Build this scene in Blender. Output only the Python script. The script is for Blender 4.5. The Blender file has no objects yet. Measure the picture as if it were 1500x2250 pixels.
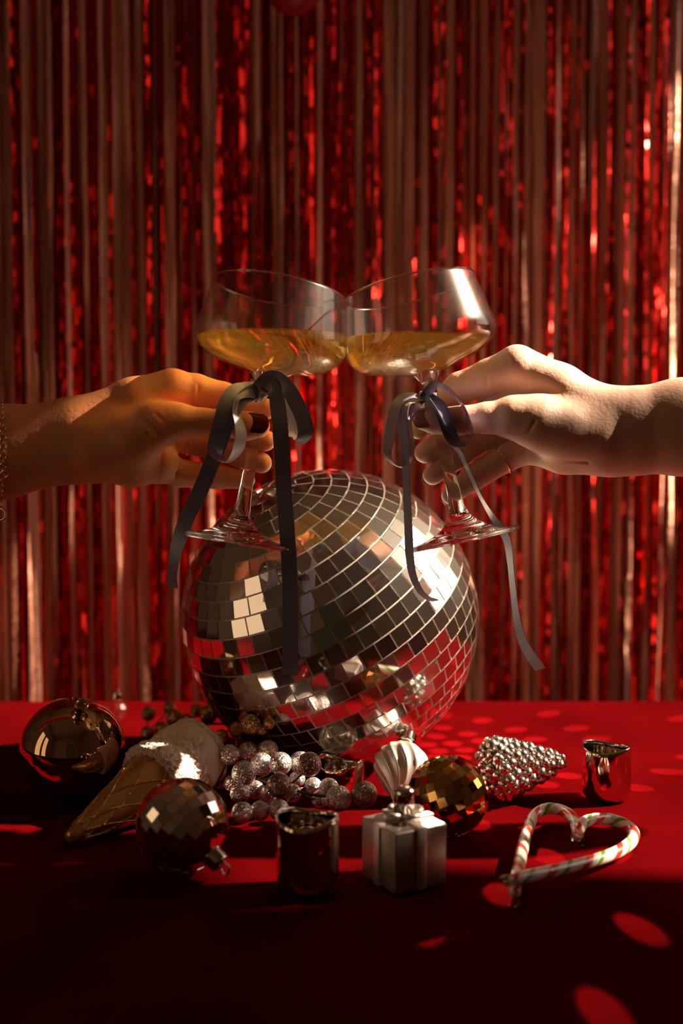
import bpy, bmesh, math, random
import numpy as np
from mathutils import Vector, Matrix, noise as mnoise

random.seed(7)
rng = np.random.default_rng(11)
sc = bpy.context.scene
COL = sc.collection

# ------------------------------------------------------------------ camera
W, Hh = 1500, 2250
F = 2500.0                       # focal length in pixels of the 1500 x 2250 frame
TZ = 0.75                        # table top height
EYE = 0.256                      # camera height above the table
PITCH = math.radians(3.2)
cam_d = bpy.data.cameras.new('camera')
cam = bpy.data.objects.new('camera', cam_d)
COL.objects.link(cam)
cam.location = (0, 0, TZ + EYE)
cam.rotation_euler = (math.pi / 2 - PITCH, 0, 0)
cam_d.sensor_fit = 'VERTICAL'
cam_d.sensor_height = 36
cam_d.sensor_width = 24
cam_d.lens = F / Hh * 36
cam_d.clip_start = 0.02
cam_d.dof.use_dof = True
cam_d.dof.focus_distance = 0.79
cam_d.dof.aperture_fstop = 3.9
sc.camera = cam
sc.view_settings.view_transform = 'Standard'
sc.view_settings.look = 'None'
sc.view_settings.gamma = 1
sc.view_settings.use_curve_mapping = False
sc.view_settings.exposure = 0.12
sc.cycles.transparent_max_bounces = 24
sc.cycles.max_bounces = 11
sc.cycles.transmission_bounces = 12
sc.cycles.glossy_bounces = 6
sc.cycles.sample_clamp_indirect = 6
sc.cycles.adaptive_threshold = 0.025

FW = Vector((0, math.cos(PITCH), -math.sin(PITCH)))
UP = Vector((0, math.sin(PITCH), math.cos(PITCH)))
RT = Vector((1, 0, 0))
EYEP = Vector((0, 0, TZ + EYE))

def ray(px, py):
    return FW + RT * ((px - 750) / F) - UP * ((py - 1125) / F)

def P(px, py, depth):
    r = ray(px, py)
    return EYEP + r * (depth / r.y)

def on_table(px, py, h=0.0):
    r = ray(px, py)
    return EYEP + r * ((h - EYE) / r.z)

def ball_at(px, py, rpx):
    """a ball lying on the table: centre and radius from where it is seen"""
    r = ray(px, py)
    k = rpx / F / r.y * 1.0
    d = EYE / (-r.z / r.y + k)
    return EYEP + r * (d / r.y), k * d

# ------------------------------------------------------------------ light
SUN = Vector((0.80, 0.125, 0.58)).normalized()     # towards the sun
SUN_E = 24.0
world = bpy.data.worlds.new('world')
sc.world = world
world.use_nodes = True
world.node_tree.nodes['Background'].inputs[0].default_value = (1.0, 0.82, 0.68, 1)
world.node_tree.nodes['Background'].inputs[1].default_value = 1.9
sun_d = bpy.data.lights.new('sun', 'SUN')
sun_d.energy = SUN_E
sun_d.angle = math.radians(1.0)
sun_d.color = (1.0, 0.78, 0.55)
sun = bpy.data.objects.new('sun', sun_d)
COL.objects.link(sun)
sun.location = (3, 1, 3)
sun.rotation_euler = SUN.to_track_quat('Z', 'Y').to_euler()

# ------------------------------------------------------------------ helpers
def tag(o, label=None, cat=None, group=None, kind=None):
    if label: o['label'] = label
    if cat: o['category'] = cat
    if group: o['group'] = group
    if kind: o['kind'] = kind
    return o

def empty(name, loc, label=None, cat=None, group=None, kind=None):
    o = bpy.data.objects.new(name, None)
    o.empty_display_size = 0.02
    COL.objects.link(o)
    o.location = loc
    return tag(o, label, cat, group, kind)

def link(name, me, mat=None, parent=None):
    """link a mesh whose coordinates are world coordinates"""
    o = bpy.data.objects.new(name, me)
    COL.objects.link(o)
    if mat is not None and len(me.materials) == 0:
        me.materials.append(mat)
    if parent is not None:
        o.parent = parent
        p = parent
        off = Vector((0, 0, 0))
        while p is not None:
            off += p.location
            p = p.parent
        o.location = -off
    return o

def mesh(name, verts, faces, smooth=True, mat=None):
    me = bpy.data.meshes.new(name)
    me.from_pydata([tuple(v) for v in verts], [], [tuple(int(i) for i in f) for f in faces])
    if smooth:
        me.polygons.foreach_set('use_smooth', [True] * len(me.polygons))
    me.update()
    if mat is not None:
        me.materials.append(mat)
    return me

def np_mesh(name, verts, quads, smooth=True):
    me = bpy.data.meshes.new(name)
    me.vertices.add(len(verts))
    me.vertices.foreach_set('co', np.asarray(verts, np.float32).ravel())
    n = len(quads)
    me.loops.add(n * 4)
    me.loops.foreach_set('vertex_index', np.asarray(quads, np.int32).ravel())
    me.polygons.add(n)
    me.polygons.foreach_set('loop_start', np.arange(n, dtype=np.int32) * 4)
    me.polygons.foreach_set('use_smooth', np.full(n, smooth))
    me.update(calc_edges=True)
    me.validate()
    return me

def box_data(x0, x1, y0, y1, z0, z1):
    v = [(x, y, z) for z in (z0, z1) for y in (y0, y1) for x in (x0, x1)]
    f = [(0, 2, 3, 1), (4, 5, 7, 6), (0, 1, 5, 4), (1, 3, 7, 5), (3, 2, 6, 7), (2, 0, 4, 6)]
    return v, f

def box(name, b, mat, parent=None):
    v, f = box_data(*b)
    return link(name, mesh(name, v, f, False), mat, parent)

def bev_box(name, b, r, seg=3):
    v, f = box_data(*b)
    bm = bmesh.new()
    vs = [bm.verts.new(p) for p in v]
    for q in f: bm.faces.new([vs[i] for i in q])
    bmesh.ops.bevel(bm, geom=bm.edges[:], offset=r, segments=seg, affect='EDGES', profile=0.5)
    me = bpy.data.meshes.new(name)
    bm.to_mesh(me); bm.free()
    me.polygons.foreach_set('use_smooth', [True] * len(me.polygons))
    return me

def frame_from(axis, hint=Vector((0, 0, 1))):
    a = axis.normalized()
    if abs(a.dot(hint)) > 0.97:
        hint = Vector((0, 1, 0))
    x = hint.cross(a).normalized()
    y = a.cross(x)
    return x, y, a

def lathe(name, prof, base, axis, seg=64, closed_ends=True, close_prof=False, smooth=True, rfun=None, tfun=None):
    """prof = [(r, t)] revolved about axis from base; rfun(theta, i)->scale, tfun(theta,i)->offset along the axis"""
    x, y, a = frame_from(axis)
    vs, fs = [], []
    n = len(prof)
    for i, (r, t) in enumerate(prof):
        for k in range(seg):
            th = 2 * math.pi * k / seg
            rr = r * (rfun(th, i) if rfun else 1)
            tt = t + (tfun(th, i) if tfun else 0)
            vs.append(base + a * tt + (x * math.cos(th) + y * math.sin(th)) * rr)
    m = n if close_prof else n - 1
    for i in range(m):
        j = (i + 1) % n
        for k in range(seg):
            l = (k + 1) % seg
            fs.append((i * seg + k, i * seg + l, j * seg + l, j * seg + k))
    if closed_ends and not close_prof:
        for i, flip in ((0, True), (n - 1, False)):
            if prof[i][0] > 1e-7:
                idx = [i * seg + k for k in range(seg)]
                fs.append(tuple(reversed(idx)) if flip else tuple(idx))
    me = mesh(name, vs, fs, smooth)
    bm = bmesh.new(); bm.from_mesh(me)
    bmesh.ops.remove_doubles(bm, verts=bm.verts, dist=1e-7)
    bmesh.ops.recalc_face_normals(bm, faces=bm.faces)
    bm.to_mesh(me); bm.free()
    return me

def crom(pts, n):
    """Catmull-Rom through the points, n samples (any dimension)"""
    p = np.asarray(pts, float)
    p = np.vstack([2 * p[0] - p[1], p, 2 * p[-1] - p[-2]])
    seg = len(p) - 3
    out = []
    for u in np.linspace(0, seg, n):
        i = min(int(u), seg - 1)
        t = u - i
        a, b, c, d = p[i], p[i + 1], p[i + 2], p[i + 3]
        out.append(0.5 * ((2 * b) + (-a + c) * t + (2 * a - 5 * b + 4 * c - d) * t * t + (-a + 3 * b - 3 * c + d) * t ** 3))
    return np.array(out)

def tube(name, pts, rad, seg=10, cap=True, uv=False, closed=False):
    pts = [Vector(p) for p in pts]
    n = len(pts)
    rads = rad if hasattr(rad, '__len__') else [rad] * n
    tang = []
    for i in range(n):
        if closed:
            t = pts[(i + 1) % n] - pts[i - 1]
        else:
            t = pts[min(i + 1, n - 1)] - pts[max(i - 1, 0)]
        tang.append(t.normalized())
    x, y, _ = frame_from(tang[0])
    vs, fs, uvs = [], [], []
    L = 0
    for i in range(n):
        x = (x - tang[i] * x.dot(tang[i])).normalized()
        y = tang[i].cross(x)
        if i: L += (pts[i] - pts[i - 1]).length
        for k in range(seg):
            th = 2 * math.pi * k / seg
            vs.append(pts[i] + (x * math.cos(th) + y * math.sin(th)) * rads[i])
            uvs.append((k / seg, L))
    m = n if closed else n - 1
    for i in range(m):
        j = (i + 1) % n
        for k in range(seg):
            l = (k + 1) % seg
            fs.append((i * seg + k, i * seg + l, j * seg + l, j * seg + k))
    if cap and not closed:
        fs.append(tuple(reversed(range(seg))))
        fs.append(tuple((n - 1) * seg + k for k in range(seg)))
    me = mesh(name, vs, fs)
    if uv:
        ul = me.uv_layers.new(name='UVMap')
        for poly in me.polygons:
            us = [uvs[me.loops[li].vertex_index] for li in poly.loop_indices]
            wrap = max(u[0] for u in us) - min(u[0] for u in us) > 0.5
            for li, u in zip(poly.loop_indices, us):
                ul.data[li].uv = (u[0] + (1 if wrap and u[0] < 0.5 else 0), u[1])
    return me

def torus(name, c, axis, R, r, seg=32, rs=8):
    x, y, a = frame_from(axis)
    return tube(name, [c + (x * math.cos(t) + y * math.sin(t)) * R for t in np.linspace(0, 2 * math.pi, seg, endpoint=False)], r, rs, closed=True)

def sphere(name, c, r, seg=24, rings=14, scale=(1, 1, 1)):
    prof = [(math.sin(math.pi * i / rings) * r, -math.cos(math.pi * i / rings) * r) for i in range(rings + 1)]
    me = lathe(name, prof, Vector((0, 0, 0)), Vector((0, 0, 1)), seg)
    for v in me.vertices:
        v.co = Vector((v.co.x * scale[0], v.co.y * scale[1], v.co.z * scale[2])) + c
    return me

# ------------------------------------------------------------------ materials
def mat_new(name):
    m = bpy.data.materials.new(name)
    m.use_nodes = True
    nt = m.node_tree
    return m, nt, nt.nodes['Principled BSDF']

def pbr(name, col, rough=0.5, metal=0.0, **kw):
    m, nt, b = mat_new(name)
    b.inputs['Base Color'].default_value = (*col, 1)
    b.inputs['Roughness'].default_value = rough
    b.inputs['Metallic'].default_value = metal
    for k, v in kw.items():
        b.inputs[k.replace('_', ' ')].default_value = v
    return m

def add_bump(m, scale, strength, dist=0.001, detail=3, coords='Object', tex='ShaderNodeTexNoise', stretch=None):
    nt = m.node_tree
    b = nt.nodes['Principled BSDF']
    tc = nt.nodes.new('ShaderNodeTexCoord')
    t = nt.nodes.new(tex)
    t.inputs['Scale'].default_value = scale
    if 'Detail' in t.inputs: t.inputs['Detail'].default_value = detail
    bp = nt.nodes.new('ShaderNodeBump')
    bp.inputs['Strength'].default_value = strength
    bp.inputs['Distance'].default_value = dist
    src = tc.outputs[coords]
    if stretch:
        mp = nt.nodes.new('ShaderNodeMapping')
        mp.inputs['Scale'].default_value = stretch
        nt.links.new(src, mp.inputs[0]); src = mp.outputs[0]
    nt.links.new(src, t.inputs['Vector'])
    nt.links.new(t.outputs[0], bp.inputs['Height'])
    nt.links.new(bp.outputs[0], b.inputs['Normal'])
    return t

def glitter(name, c1, c2, rough=0.25, scale=1700, metal=0.9, amount=1.0):
    """flakes: small voronoi cells, each with its own tilt and tint"""
    m, nt, b = mat_new(name)
    tc = nt.nodes.new('ShaderNodeTexCoord')
    vo = nt.nodes.new('ShaderNodeTexVoronoi')
    vo.inputs['Scale'].default_value = scale
    nt.links.new(tc.outputs['Object'], vo.inputs['Vector'])
    mx = nt.nodes.new('ShaderNodeMix'); mx.data_type = 'RGBA'
    sp = nt.nodes.new('ShaderNodeSeparateColor')
    nt.links.new(vo.outputs['Color'], sp.inputs[0])
    nt.links.new(sp.outputs[0], mx.inputs[0])
    mx.inputs[6].default_value = (*c1, 1); mx.inputs[7].default_value = (*c2, 1)
    nt.links.new(mx.outputs[2], b.inputs['Base Color'])
    geo = nt.nodes.new('ShaderNodeNewGeometry')
    sub = nt.nodes.new('ShaderNodeVectorMath'); sub.operation = 'SUBTRACT'
    nt.links.new(vo.outputs['Color'], sub.inputs[0]); sub.inputs[1].default_value = (.5, .5, .5)
    sca = nt.nodes.new('ShaderNodeVectorMath'); sca.operation = 'SCALE'
    nt.links.new(sub.outputs[0], sca.inputs[0]); sca.inputs['Scale'].default_value = amount
    ad = nt.nodes.new('ShaderNodeVectorMath'); ad.operation = 'ADD'
    nt.links.new(geo.outputs['Normal'], ad.inputs[0]); nt.links.new(sca.outputs[0], ad.inputs[1])
    nm = nt.nodes.new('ShaderNodeVectorMath'); nm.operation = 'NORMALIZE'
    nt.links.new(ad.outputs[0], nm.inputs[0])
    nt.links.new(nm.outputs[0], b.inputs['Normal'])
    b.inputs['Metallic'].default_value = metal
    b.inputs['Roughness'].default_value = rough
    return m

M = {}
M['wall'] = pbr('wall_paint', (0.42, 0.30, 0.20), 0.9); add_bump(M['wall'], 60, 0.1)
M['floor'] = pbr('floor_wood', (0.12, 0.06, 0.03), 0.5); add_bump(M['floor'], 20, 0.1, stretch=(1, 8, 1))
M['door'] = pbr('door_paint', (0.16, 0.20, 0.16), 0.5)
M['frame'] = pbr('frame_paint', (0.5, 0.42, 0.33), 0.5)
M['wood'] = pbr('dark_wood', (0.06, 0.03, 0.02), 0.5)
M['mirror'] = pbr('mirror_glass', (0.88, 0.85, 0.80), 0.02, 1.0, Coat_Weight=0.5, Coat_Roughness=0.22)
nt_ = M['mirror'].node_tree
g_ = nt_.nodes.new('ShaderNodeBsdfGlossy'); g_.inputs['Roughness'].default_value = 0.24; g_.inputs[0].default_value = (.88, .85, .8, 1)
mx_ = nt_.nodes.new('ShaderNodeMixShader'); mx_.inputs[0].default_value = 0.14
nt_.links.new(nt_.nodes['Principled BSDF'].outputs[0], mx_.inputs[1]); nt_.links.new(g_.outputs[0], mx_.inputs[2])
nt_.links.new(mx_.outputs[0], nt_.nodes['Material Output'].inputs[0])
M['mirror_dim'] = pbr('bauble_mirror', (0.92, 0.86, 0.78), 0.05, 1.0)
M['mirror_gold'] = pbr('gold_mirror', (0.85, 0.52, 0.18), 0.06, 1.0)
M['grout'] = pbr('grout', (0.55, 0.48, 0.44), 0.35, 0.5)
M['grout_dark'] = pbr('dark_backing', (0.10, 0.05, 0.04), 0.4, 0.6)
M['grout_gold'] = pbr('gold_backing', (0.35, 0.18, 0.05), 0.4, 0.8)
M['silver'] = pbr('chrome', (0.86, 0.82, 0.76), 0.05, 1.0)
M['silver_rough'] = pbr('bright_silver', (0.92, 0.88, 0.84), 0.2, 1.0)
M['silver_cup'] = pbr('silvered_glass', (0.84, 0.78, 0.70), 0.03, 1.0)
M['silver_matte'] = pbr('satin_silver', (0.74, 0.67, 0.63), 0.34, 0.8)
M['gift_silver'] = pbr('gift_silver', (0.46, 0.38, 0.35), 0.36, 0.85)
M['gold'] = pbr('gold_foil', (0.90, 0.58, 0.16), 0.18, 1.0); add_bump(M['gold'], 500, 0.6)
M['bronze'] = pbr('bronze_mirror', (0.66, 0.47, 0.30), 0.035, 1.0)
M['berry'] = glitter('silver_glitter', (0.92, 0.88, 0.86), (0.50, 0.42, 0.42), 0.3)
M['berry_dark'] = glitter('smoky_glitter', (0.55, 0.40, 0.32), (0.20, 0.12, 0.10), 0.3)
M['berry_gold'] = glitter('bronze_glitter', (0.75, 0.46, 0.20), (0.30, 0.15, 0.06), 0.3)
M['wire'] = pbr('brown_wire', (0.10, 0.05, 0.04), 0.5, 0.3)
M['glass'] = pbr('solid_glass', (1, 1, 1), 0.0); M['glass'].node_tree.nodes['Principled BSDF'].inputs['Transmission Weight'].default_value = 1
M['glass'].node_tree.nodes['Principled BSDF'].inputs['IOR'].default_value = 1.5
M['ring_gold'] = pbr('ring_gold', (0.95, 0.62, 0.30), 0.12, 1.0)
M['thread'] = pbr('gold_thread', (0.9, 0.6, 0.15), 0.25, 1.0)

# thin glass: clear pane that also mirrors by Fresnel
m, nt, b = mat_new('thin_glass'); nt.nodes.remove(b)
lw = nt.nodes.new('ShaderNodeLayerWeight'); lw.inputs[0].default_value = 0.5
pw = nt.nodes.new('ShaderNodeMath'); pw.operation = 'POWER'; pw.inputs[1].default_value = 4.0
nt.links.new(lw.outputs['Facing'], pw.inputs[0])
fr = nt.nodes.new('ShaderNodeMath'); fr.operation = 'MULTIPLY_ADD'; fr.inputs[1].default_value = 0.5; fr.inputs[2].default_value = 0.045
nt.links.new(pw.outputs[0], fr.inputs[0])
tr = nt.nodes.new('ShaderNodeBsdfTransparent'); tr.inputs[0].default_value = (0.97, 0.95, 0.93, 1)
gl = nt.nodes.new('ShaderNodeBsdfGlossy'); gl.inputs['Roughness'].default_value = 0.06
mx = nt.nodes.new('ShaderNodeMixShader')
nt.links.new(fr.outputs[0], mx.inputs[0]); nt.links.new(tr.outputs[0], mx.inputs[1]); nt.links.new(gl.outputs[0], mx.inputs[2])
gd = nt.nodes.new('ShaderNodeBsdfGlossy'); gd.inputs['Roughness'].default_value = 0.28
mx2 = nt.nodes.new('ShaderNodeMixShader'); mx2.inputs[0].default_value = 0.018
nt.links.new(mx.outputs[0], mx2.inputs[1]); nt.links.new(gd.outputs[0], mx2.inputs[2])
nt.links.new(mx2.outputs[0], nt.nodes['Material Output'].inputs[0])
M['thin_glass'] = m

# wine: refracting gold liquid that lets part of the light straight through
m, nt, b = mat_new('champagne'); nt.nodes.remove(b)
gs = nt.nodes.new('ShaderNodeBsdfGlass'); gs.inputs['IOR'].default_value = 1.34
gs.inputs['Color'].default_value = (1.0, 0.90, 0.58, 1); gs.inputs['Roughness'].default_value = 0.0
tr = nt.nodes.new('ShaderNodeBsdfTransparent'); tr.inputs[0].default_value = (1.0, 0.80, 0.40, 1)
mx = nt.nodes.new('ShaderNodeMixShader'); mx.inputs[0].default_value = 0.07
nt.links.new(gs.outputs[0], mx.inputs[1]); nt.links.new(tr.outputs[0], mx.inputs[2])
tl = nt.nodes.new('ShaderNodeBsdfTranslucent'); tl.inputs[0].default_value = (0.95, 0.62, 0.12, 1)
mx2 = nt.nodes.new('ShaderNodeMixShader'); mx2.inputs[0].default_value = 0.018
nt.links.new(mx.outputs[0], mx2.inputs[1]); nt.links.new(tl.outputs[0], mx2.inputs[2])
nt.links.new(mx2.outputs[0], nt.nodes['Material Output'].inputs[0])
M['wine'] = m

# velvet cloth
m, nt, b = mat_new('red_velvet')
tc = nt.nodes.new('ShaderNodeTexCoord')
n1 = nt.nodes.new('ShaderNodeTexNoise'); n1.inputs['Scale'].default_value = 9; n1.inputs['Detail'].default_value = 4
cr = nt.nodes.new('ShaderNodeValToRGB')
cr.color_ramp.elements[0].position = 0.3; cr.color_ramp.elements[0].color = (0.040, 0.0004, 0.0008, 1)
cr.color_ramp.elements[1].position = 0.75; cr.color_ramp.elements[1].color = (0.072, 0.0008, 0.0014, 1)
nt.links.new(tc.outputs['Object'], n1.inputs['Vector']); nt.links.new(n1.outputs[0], cr.inputs[0])
nt.links.new(cr.outputs[0], b.inputs['Base Color'])
b.inputs['Roughness'].default_value = 0.75
b.inputs['Sheen Weight'].default_value = 0.02
b.inputs['Sheen Tint'].default_value = (1, 0.06, 0.05, 1)
b.inputs['Specular IOR Level'].default_value = 0.0
b.inputs['Sheen Roughness'].default_value = 0.4
n2 = nt.nodes.new('ShaderNodeTexNoise'); n2.inputs['Scale'].default_value = 900; n2.inputs['Detail'].default_value = 2
bp = nt.nodes.new('ShaderNodeBump'); bp.inputs['Strength'].default_value = 0.35; bp.inputs['Distance'].default_value = 0.001
nt.links.new(tc.outputs['Object'], n2.inputs['Vector']); nt.links.new(n2.outputs[0], bp.inputs['Height']); nt.links.new(bp.outputs[0], b.inputs['Normal'])
M['velvet'] = m

# foil strips: red metallised film crinkled into small facets, and brushed film whose tan colour imitates reflected room light
def foil(name, cols, rough, aniso, cells, tilt, metal):
    m, nt, b = mat_new(name)
    oi = nt.nodes.new('ShaderNodeObjectInfo')
    cr = nt.nodes.new('ShaderNodeValToRGB')
    e = cr.color_ramp.elements
    e[0].color = (*cols[0], 1); e[1].color = (*cols[1], 1)
    nt.links.new(oi.outputs['Random'], cr.inputs[0]); nt.links.new(cr.outputs[0], b.inputs['Base Color'])
    b.inputs['Metallic'].default_value = metal
    b.inputs['Roughness'].default_value = rough
    b.inputs['Anisotropic'].default_value = aniso
    b.inputs['Anisotropic Rotation'].default_value = 0.25
    tg = nt.nodes.new('ShaderNodeTangent'); tg.direction_type = 'RADIAL'; tg.axis = 'Z'
    nt.links.new(tg.outputs[0], b.inputs['Tangent'])
    tc = nt.nodes.new('ShaderNodeTexCoord')
    ad0 = nt.nodes.new('ShaderNodeVectorMath'); ad0.operation = 'ADD'
    nt.links.new(tc.outputs['Object'], ad0.inputs[0]); nt.links.new(oi.outputs['Location'], ad0.inputs[1])
    mp = nt.nodes.new('ShaderNodeMapping'); mp.inputs['Scale'].default_value = (1, 1, 0.45)
    vo = nt.nodes.new('ShaderNodeTexVoronoi'); vo.inputs['Scale'].default_value = cells
    nt.links.new(ad0.outputs[0], mp.inputs[0]); nt.links.new(mp.outputs[0], vo.inputs['Vector'])
    geo = nt.nodes.new('ShaderNodeNewGeometry')
    sub = nt.nodes.new('ShaderNodeVectorMath'); sub.operation = 'SUBTRACT'; sub.inputs[1].default_value = (.5, .5, .5)
    nt.links.new(vo.outputs['Color'], sub.inputs[0])
    sca = nt.nodes.new('ShaderNodeVectorMath'); sca.operation = 'MULTIPLY'; sca.inputs[1].default_value = tilt
    nt.links.new(sub.outputs[0], sca.inputs[0])
    ad = nt.nodes.new('ShaderNodeVectorMath'); ad.operation = 'ADD'
    nt.links.new(geo.outputs['Normal'], ad.inputs[0]); nt.links.new(sca.outputs[0], ad.inputs[1])
    nm = nt.nodes.new('ShaderNodeVectorMath'); nm.operation = 'NORMALIZE'
    nt.links.new(ad.outputs[0], nm.inputs[0]); nt.links.new(nm.outputs[0], b.inputs['Normal'])
    return m
M['foil'] = foil('red_foil', ((0.34, 0.003, 0.002), (0.74, 0.016, 0.008)), 0.24, 0.3, 185, (.42, .42, .8), 0.92)
M['foil_lit'] = foil('lit_tan_foil', ((0.55, 0.20, 0.13), (0.70, 0.34, 0.24)), 0.5, 0.9, 500, (.12, .12, .35), 0.7)

# skin
def skin(name, c1, c2):
    m, nt, b = mat_new(name)
    tc = nt.nodes.new('ShaderNodeTexCoord')
    n1 = nt.nodes.new('ShaderNodeTexNoise'); n1.inputs['Scale'].default_value = 45; n1.inputs['Detail'].default_value = 4
    mx = nt.nodes.new('ShaderNodeMix'); mx.data_type = 'RGBA'
    mx.inputs[6].default_value = (*c1, 1); mx.inputs[7].default_value = (*c2, 1)
    nt.links.new(tc.outputs['Object'], n1.inputs['Vector']); nt.links.new(n1.outputs[0], mx.inputs[0])
    nt.links.new(mx.outputs[2], b.inputs['Base Color'])
    b.inputs['Roughness'].default_value = 0.5
    b.inputs['Subsurface Weight'].default_value = 0.35
    b.inputs['Subsurface Radius'].default_value = (1.0, 0.25, 0.1)
    b.inputs['Subsurface Scale'].default_value = 0.006
    vo = nt.nodes.new('ShaderNodeTexNoise'); vo.inputs['Scale'].default_value = 420; vo.inputs['Detail'].default_value = 3
    bp = nt.nodes.new('ShaderNodeBump'); bp.inputs['Strength'].default_value = 0.3; bp.inputs['Distance'].default_value = 0.001
    nt.links.new(tc.outputs['Object'], vo.inputs['Vector']); nt.links.new(vo.outputs[0], bp.inputs['Height']); nt.links.new(bp.outputs[0], b.inputs['Normal'])
    return m
M['skin_warm'] = skin('skin_warm', (0.76, 0.29, 0.135), (0.82, 0.35, 0.17))
M['skin_fair'] = skin('skin_fair', (0.72, 0.44, 0.33), (0.78, 0.50, 0.38))
M['nail_red'] = pbr('dark_red_polish', (0.10, 0.004, 0.006), 0.12, Coat_Weight=1.0, Coat_Roughness=0.03)
M['nail_rose'] = pbr('rose_polish', (0.45, 0.16, 0.15), 0.2, Coat_Weight=0.8, Coat_Roughness=0.05)
M['ribbon'] = pbr('slate_satin', (0.19, 0.18, 0.30), 0.36, 0.1, Sheen_Weight=0.5, Sheen_Roughness=0.3)
M['ribbon'].node_tree.nodes['Principled BSDF'].inputs['Specular IOR Level'].default_value = 0.9
add_bump(M['ribbon'], 1500, 0.12, stretch=(1, 1, 0.15))
M['ribbon_edge'] = pbr('ribbon_edge', (0.10, 0.09, 0.12), 0.3)
M['balloon'] = pbr('red_balloon', (0.22, 0.004, 0.005), 0.4)
M['candy'] = None

# ------------------------------------------------------------------ room
XL, XR, YB, YF, ZC = -1.9, 1.6, 1.85, -1.9, 2.75
def structure(o):
    o['kind'] = 'structure'
    return o
structure(box('floor', (XL, XR, YF, YB, -0.05, 0), M['floor']))
structure(box('ceiling', (XL - .1, XR + .1, YF - .1, YB + .1, ZC, ZC + 0.06), M['wall']))
structure(box('wall_back', (XL - .1, XR + .1, YB, YB + 0.08, 0, ZC), M['wall']))
structure(box('wall_left', (XL - 0.08, XL, YF, YB, 0, ZC), M['wall']))
structure(box('wall_front', (XL - .1, XR + .1, YF - 0.08, YF, 0, ZC), M['wall']))
# right wall with the window the sun comes through
WY0, WY1, WZ0, WZ1 = 0.70, 1.70, 1.10, TZ + 1.60
wr = structure(empty('wall_right', (XR, 0, 0)))
box('wall_panel', (XR, XR + 0.05, YF, WY0, 0, ZC), M['wall'], wr)
box('wall_panel', (XR, XR + 0.05, WY1, YB, 0, ZC), M['wall'], wr)
box('wall_panel', (XR, XR + 0.05, WY0, WY1, 0, WZ0), M['wall'], wr)
box('wall_panel', (XR, XR + 0.05, WY0, WY1, WZ1, ZC), M['wall'], wr)
w1 = structure(empty('window_1', (XR, WY0, WZ0)))
for b_ in ((XR - .02, XR + .05, WY0 - .05, WY0, WZ0 - .05, WZ1 + .05), (XR - .02, XR + .05, WY1, WY1 + .05, WZ0 - .05, WZ1 + .05),
           (XR - .02, XR + .05, WY0, WY1, WZ0 - .05, WZ0), (XR - .02, XR + .05, WY0, WY1, WZ1, WZ1 + .05)):
    box('window_frame', b_, M['frame'], w1)
# unseen sheet added at that window, its edge shaped to shade the foreground
dv, df = [], []
edge = [(1.02, .82), (TZ + .85, .837), (TZ + 1.04, .907), (TZ + 1.09, .93), (TZ + 1.118, .93), (TZ + 1.13, .885), (TZ + 1.16, .885), (TZ + 1.195, .97), (TZ + 1.30, .985), (TZ + 1.36, .94), (TZ + 1.75, .94)]
for i, (z, ye) in enumerate(edge):
    for j in range(25):
        y = 0.45 + (ye - 0.45) * j / 24
        dv.append((XR - .05 + .012 * math.sin(j * 1.6), y, z))
for i in range(len(edge) - 1):
    for j in range(24):
        a = i * 25 + j
        df.append((a, a + 1, a + 26, a + 25))
dr = link('light_blocker', mesh('light_blocker', dv, df), M['wood'], w1)
sd = dr.modifiers.new('thickness', 'SOLIDIFY'); sd.thickness = .003
# left wall: window with a sunlit tan blind
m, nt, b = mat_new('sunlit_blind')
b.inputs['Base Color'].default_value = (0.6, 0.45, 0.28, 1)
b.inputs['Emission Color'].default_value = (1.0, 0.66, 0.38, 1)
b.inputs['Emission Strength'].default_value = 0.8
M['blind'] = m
w2 = structure(empty('window_2', (XL, -0.2, 0.9)))
for y0, y1 in ((-0.75, -0.30), (-0.10, 0.35)):
    box('blind', (XL + 0.005, XL + 0.02, y0, y1, 0.55, 2.0), M['blind'], w2)
    for b_ in ((XL, XL + .04, y0 - .05, y0, .5, 2.05), (XL, XL + .04, y1, y1 + .05, .5, 2.05), (XL, XL + .04, y0, y1, 2.0, 2.05), (XL, XL + .04, y0, y1, .5, .55)):
        box('window_frame', b_, M['frame'], w2)
# door behind the camera
d1 = structure(empty('door_1', (0.2, YF, 0)))
box('door_leaf', (-0.25, 0.60, YF, YF + 0.04, 0, 2.05), M['door'], d1)
for b_ in ((-0.33, -0.25, YF, YF + .05, 0, 2.13), (0.60, 0.68, YF, YF + .05, 0, 2.13), (-0.25, 0.60, YF, YF + .05, 2.05, 2.13)):
    box('door_frame', b_, M['frame'], d1)
hd = sphere('door_handle', Vector((-0.17, YF + 0.08, 1.0)), 0.03)
link('door_handle', hd, M['gold'], d1)

# ------------------------------------------------------------------ table and cloth
TX0, TX1, TY0, TY1 = -0.85, 0.85, 0.30, 1.145
tb = empty('table', (0, 0.72, 0), 'dark wooden table hidden under the red velvet cloth', 'table')
box('table_top', (TX0, TX1, TY0, TY1, TZ - 0.035, TZ - 0.006), M['wood'], tb)
for sx in (TX0 + .05, TX1 - .1):
    for sy in (TY0 + .05, TY1 - .1):
        box('leg', (sx, sx + .05, sy, sy + .05, 0, TZ - 0.035), M['wood'], tb)

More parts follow.
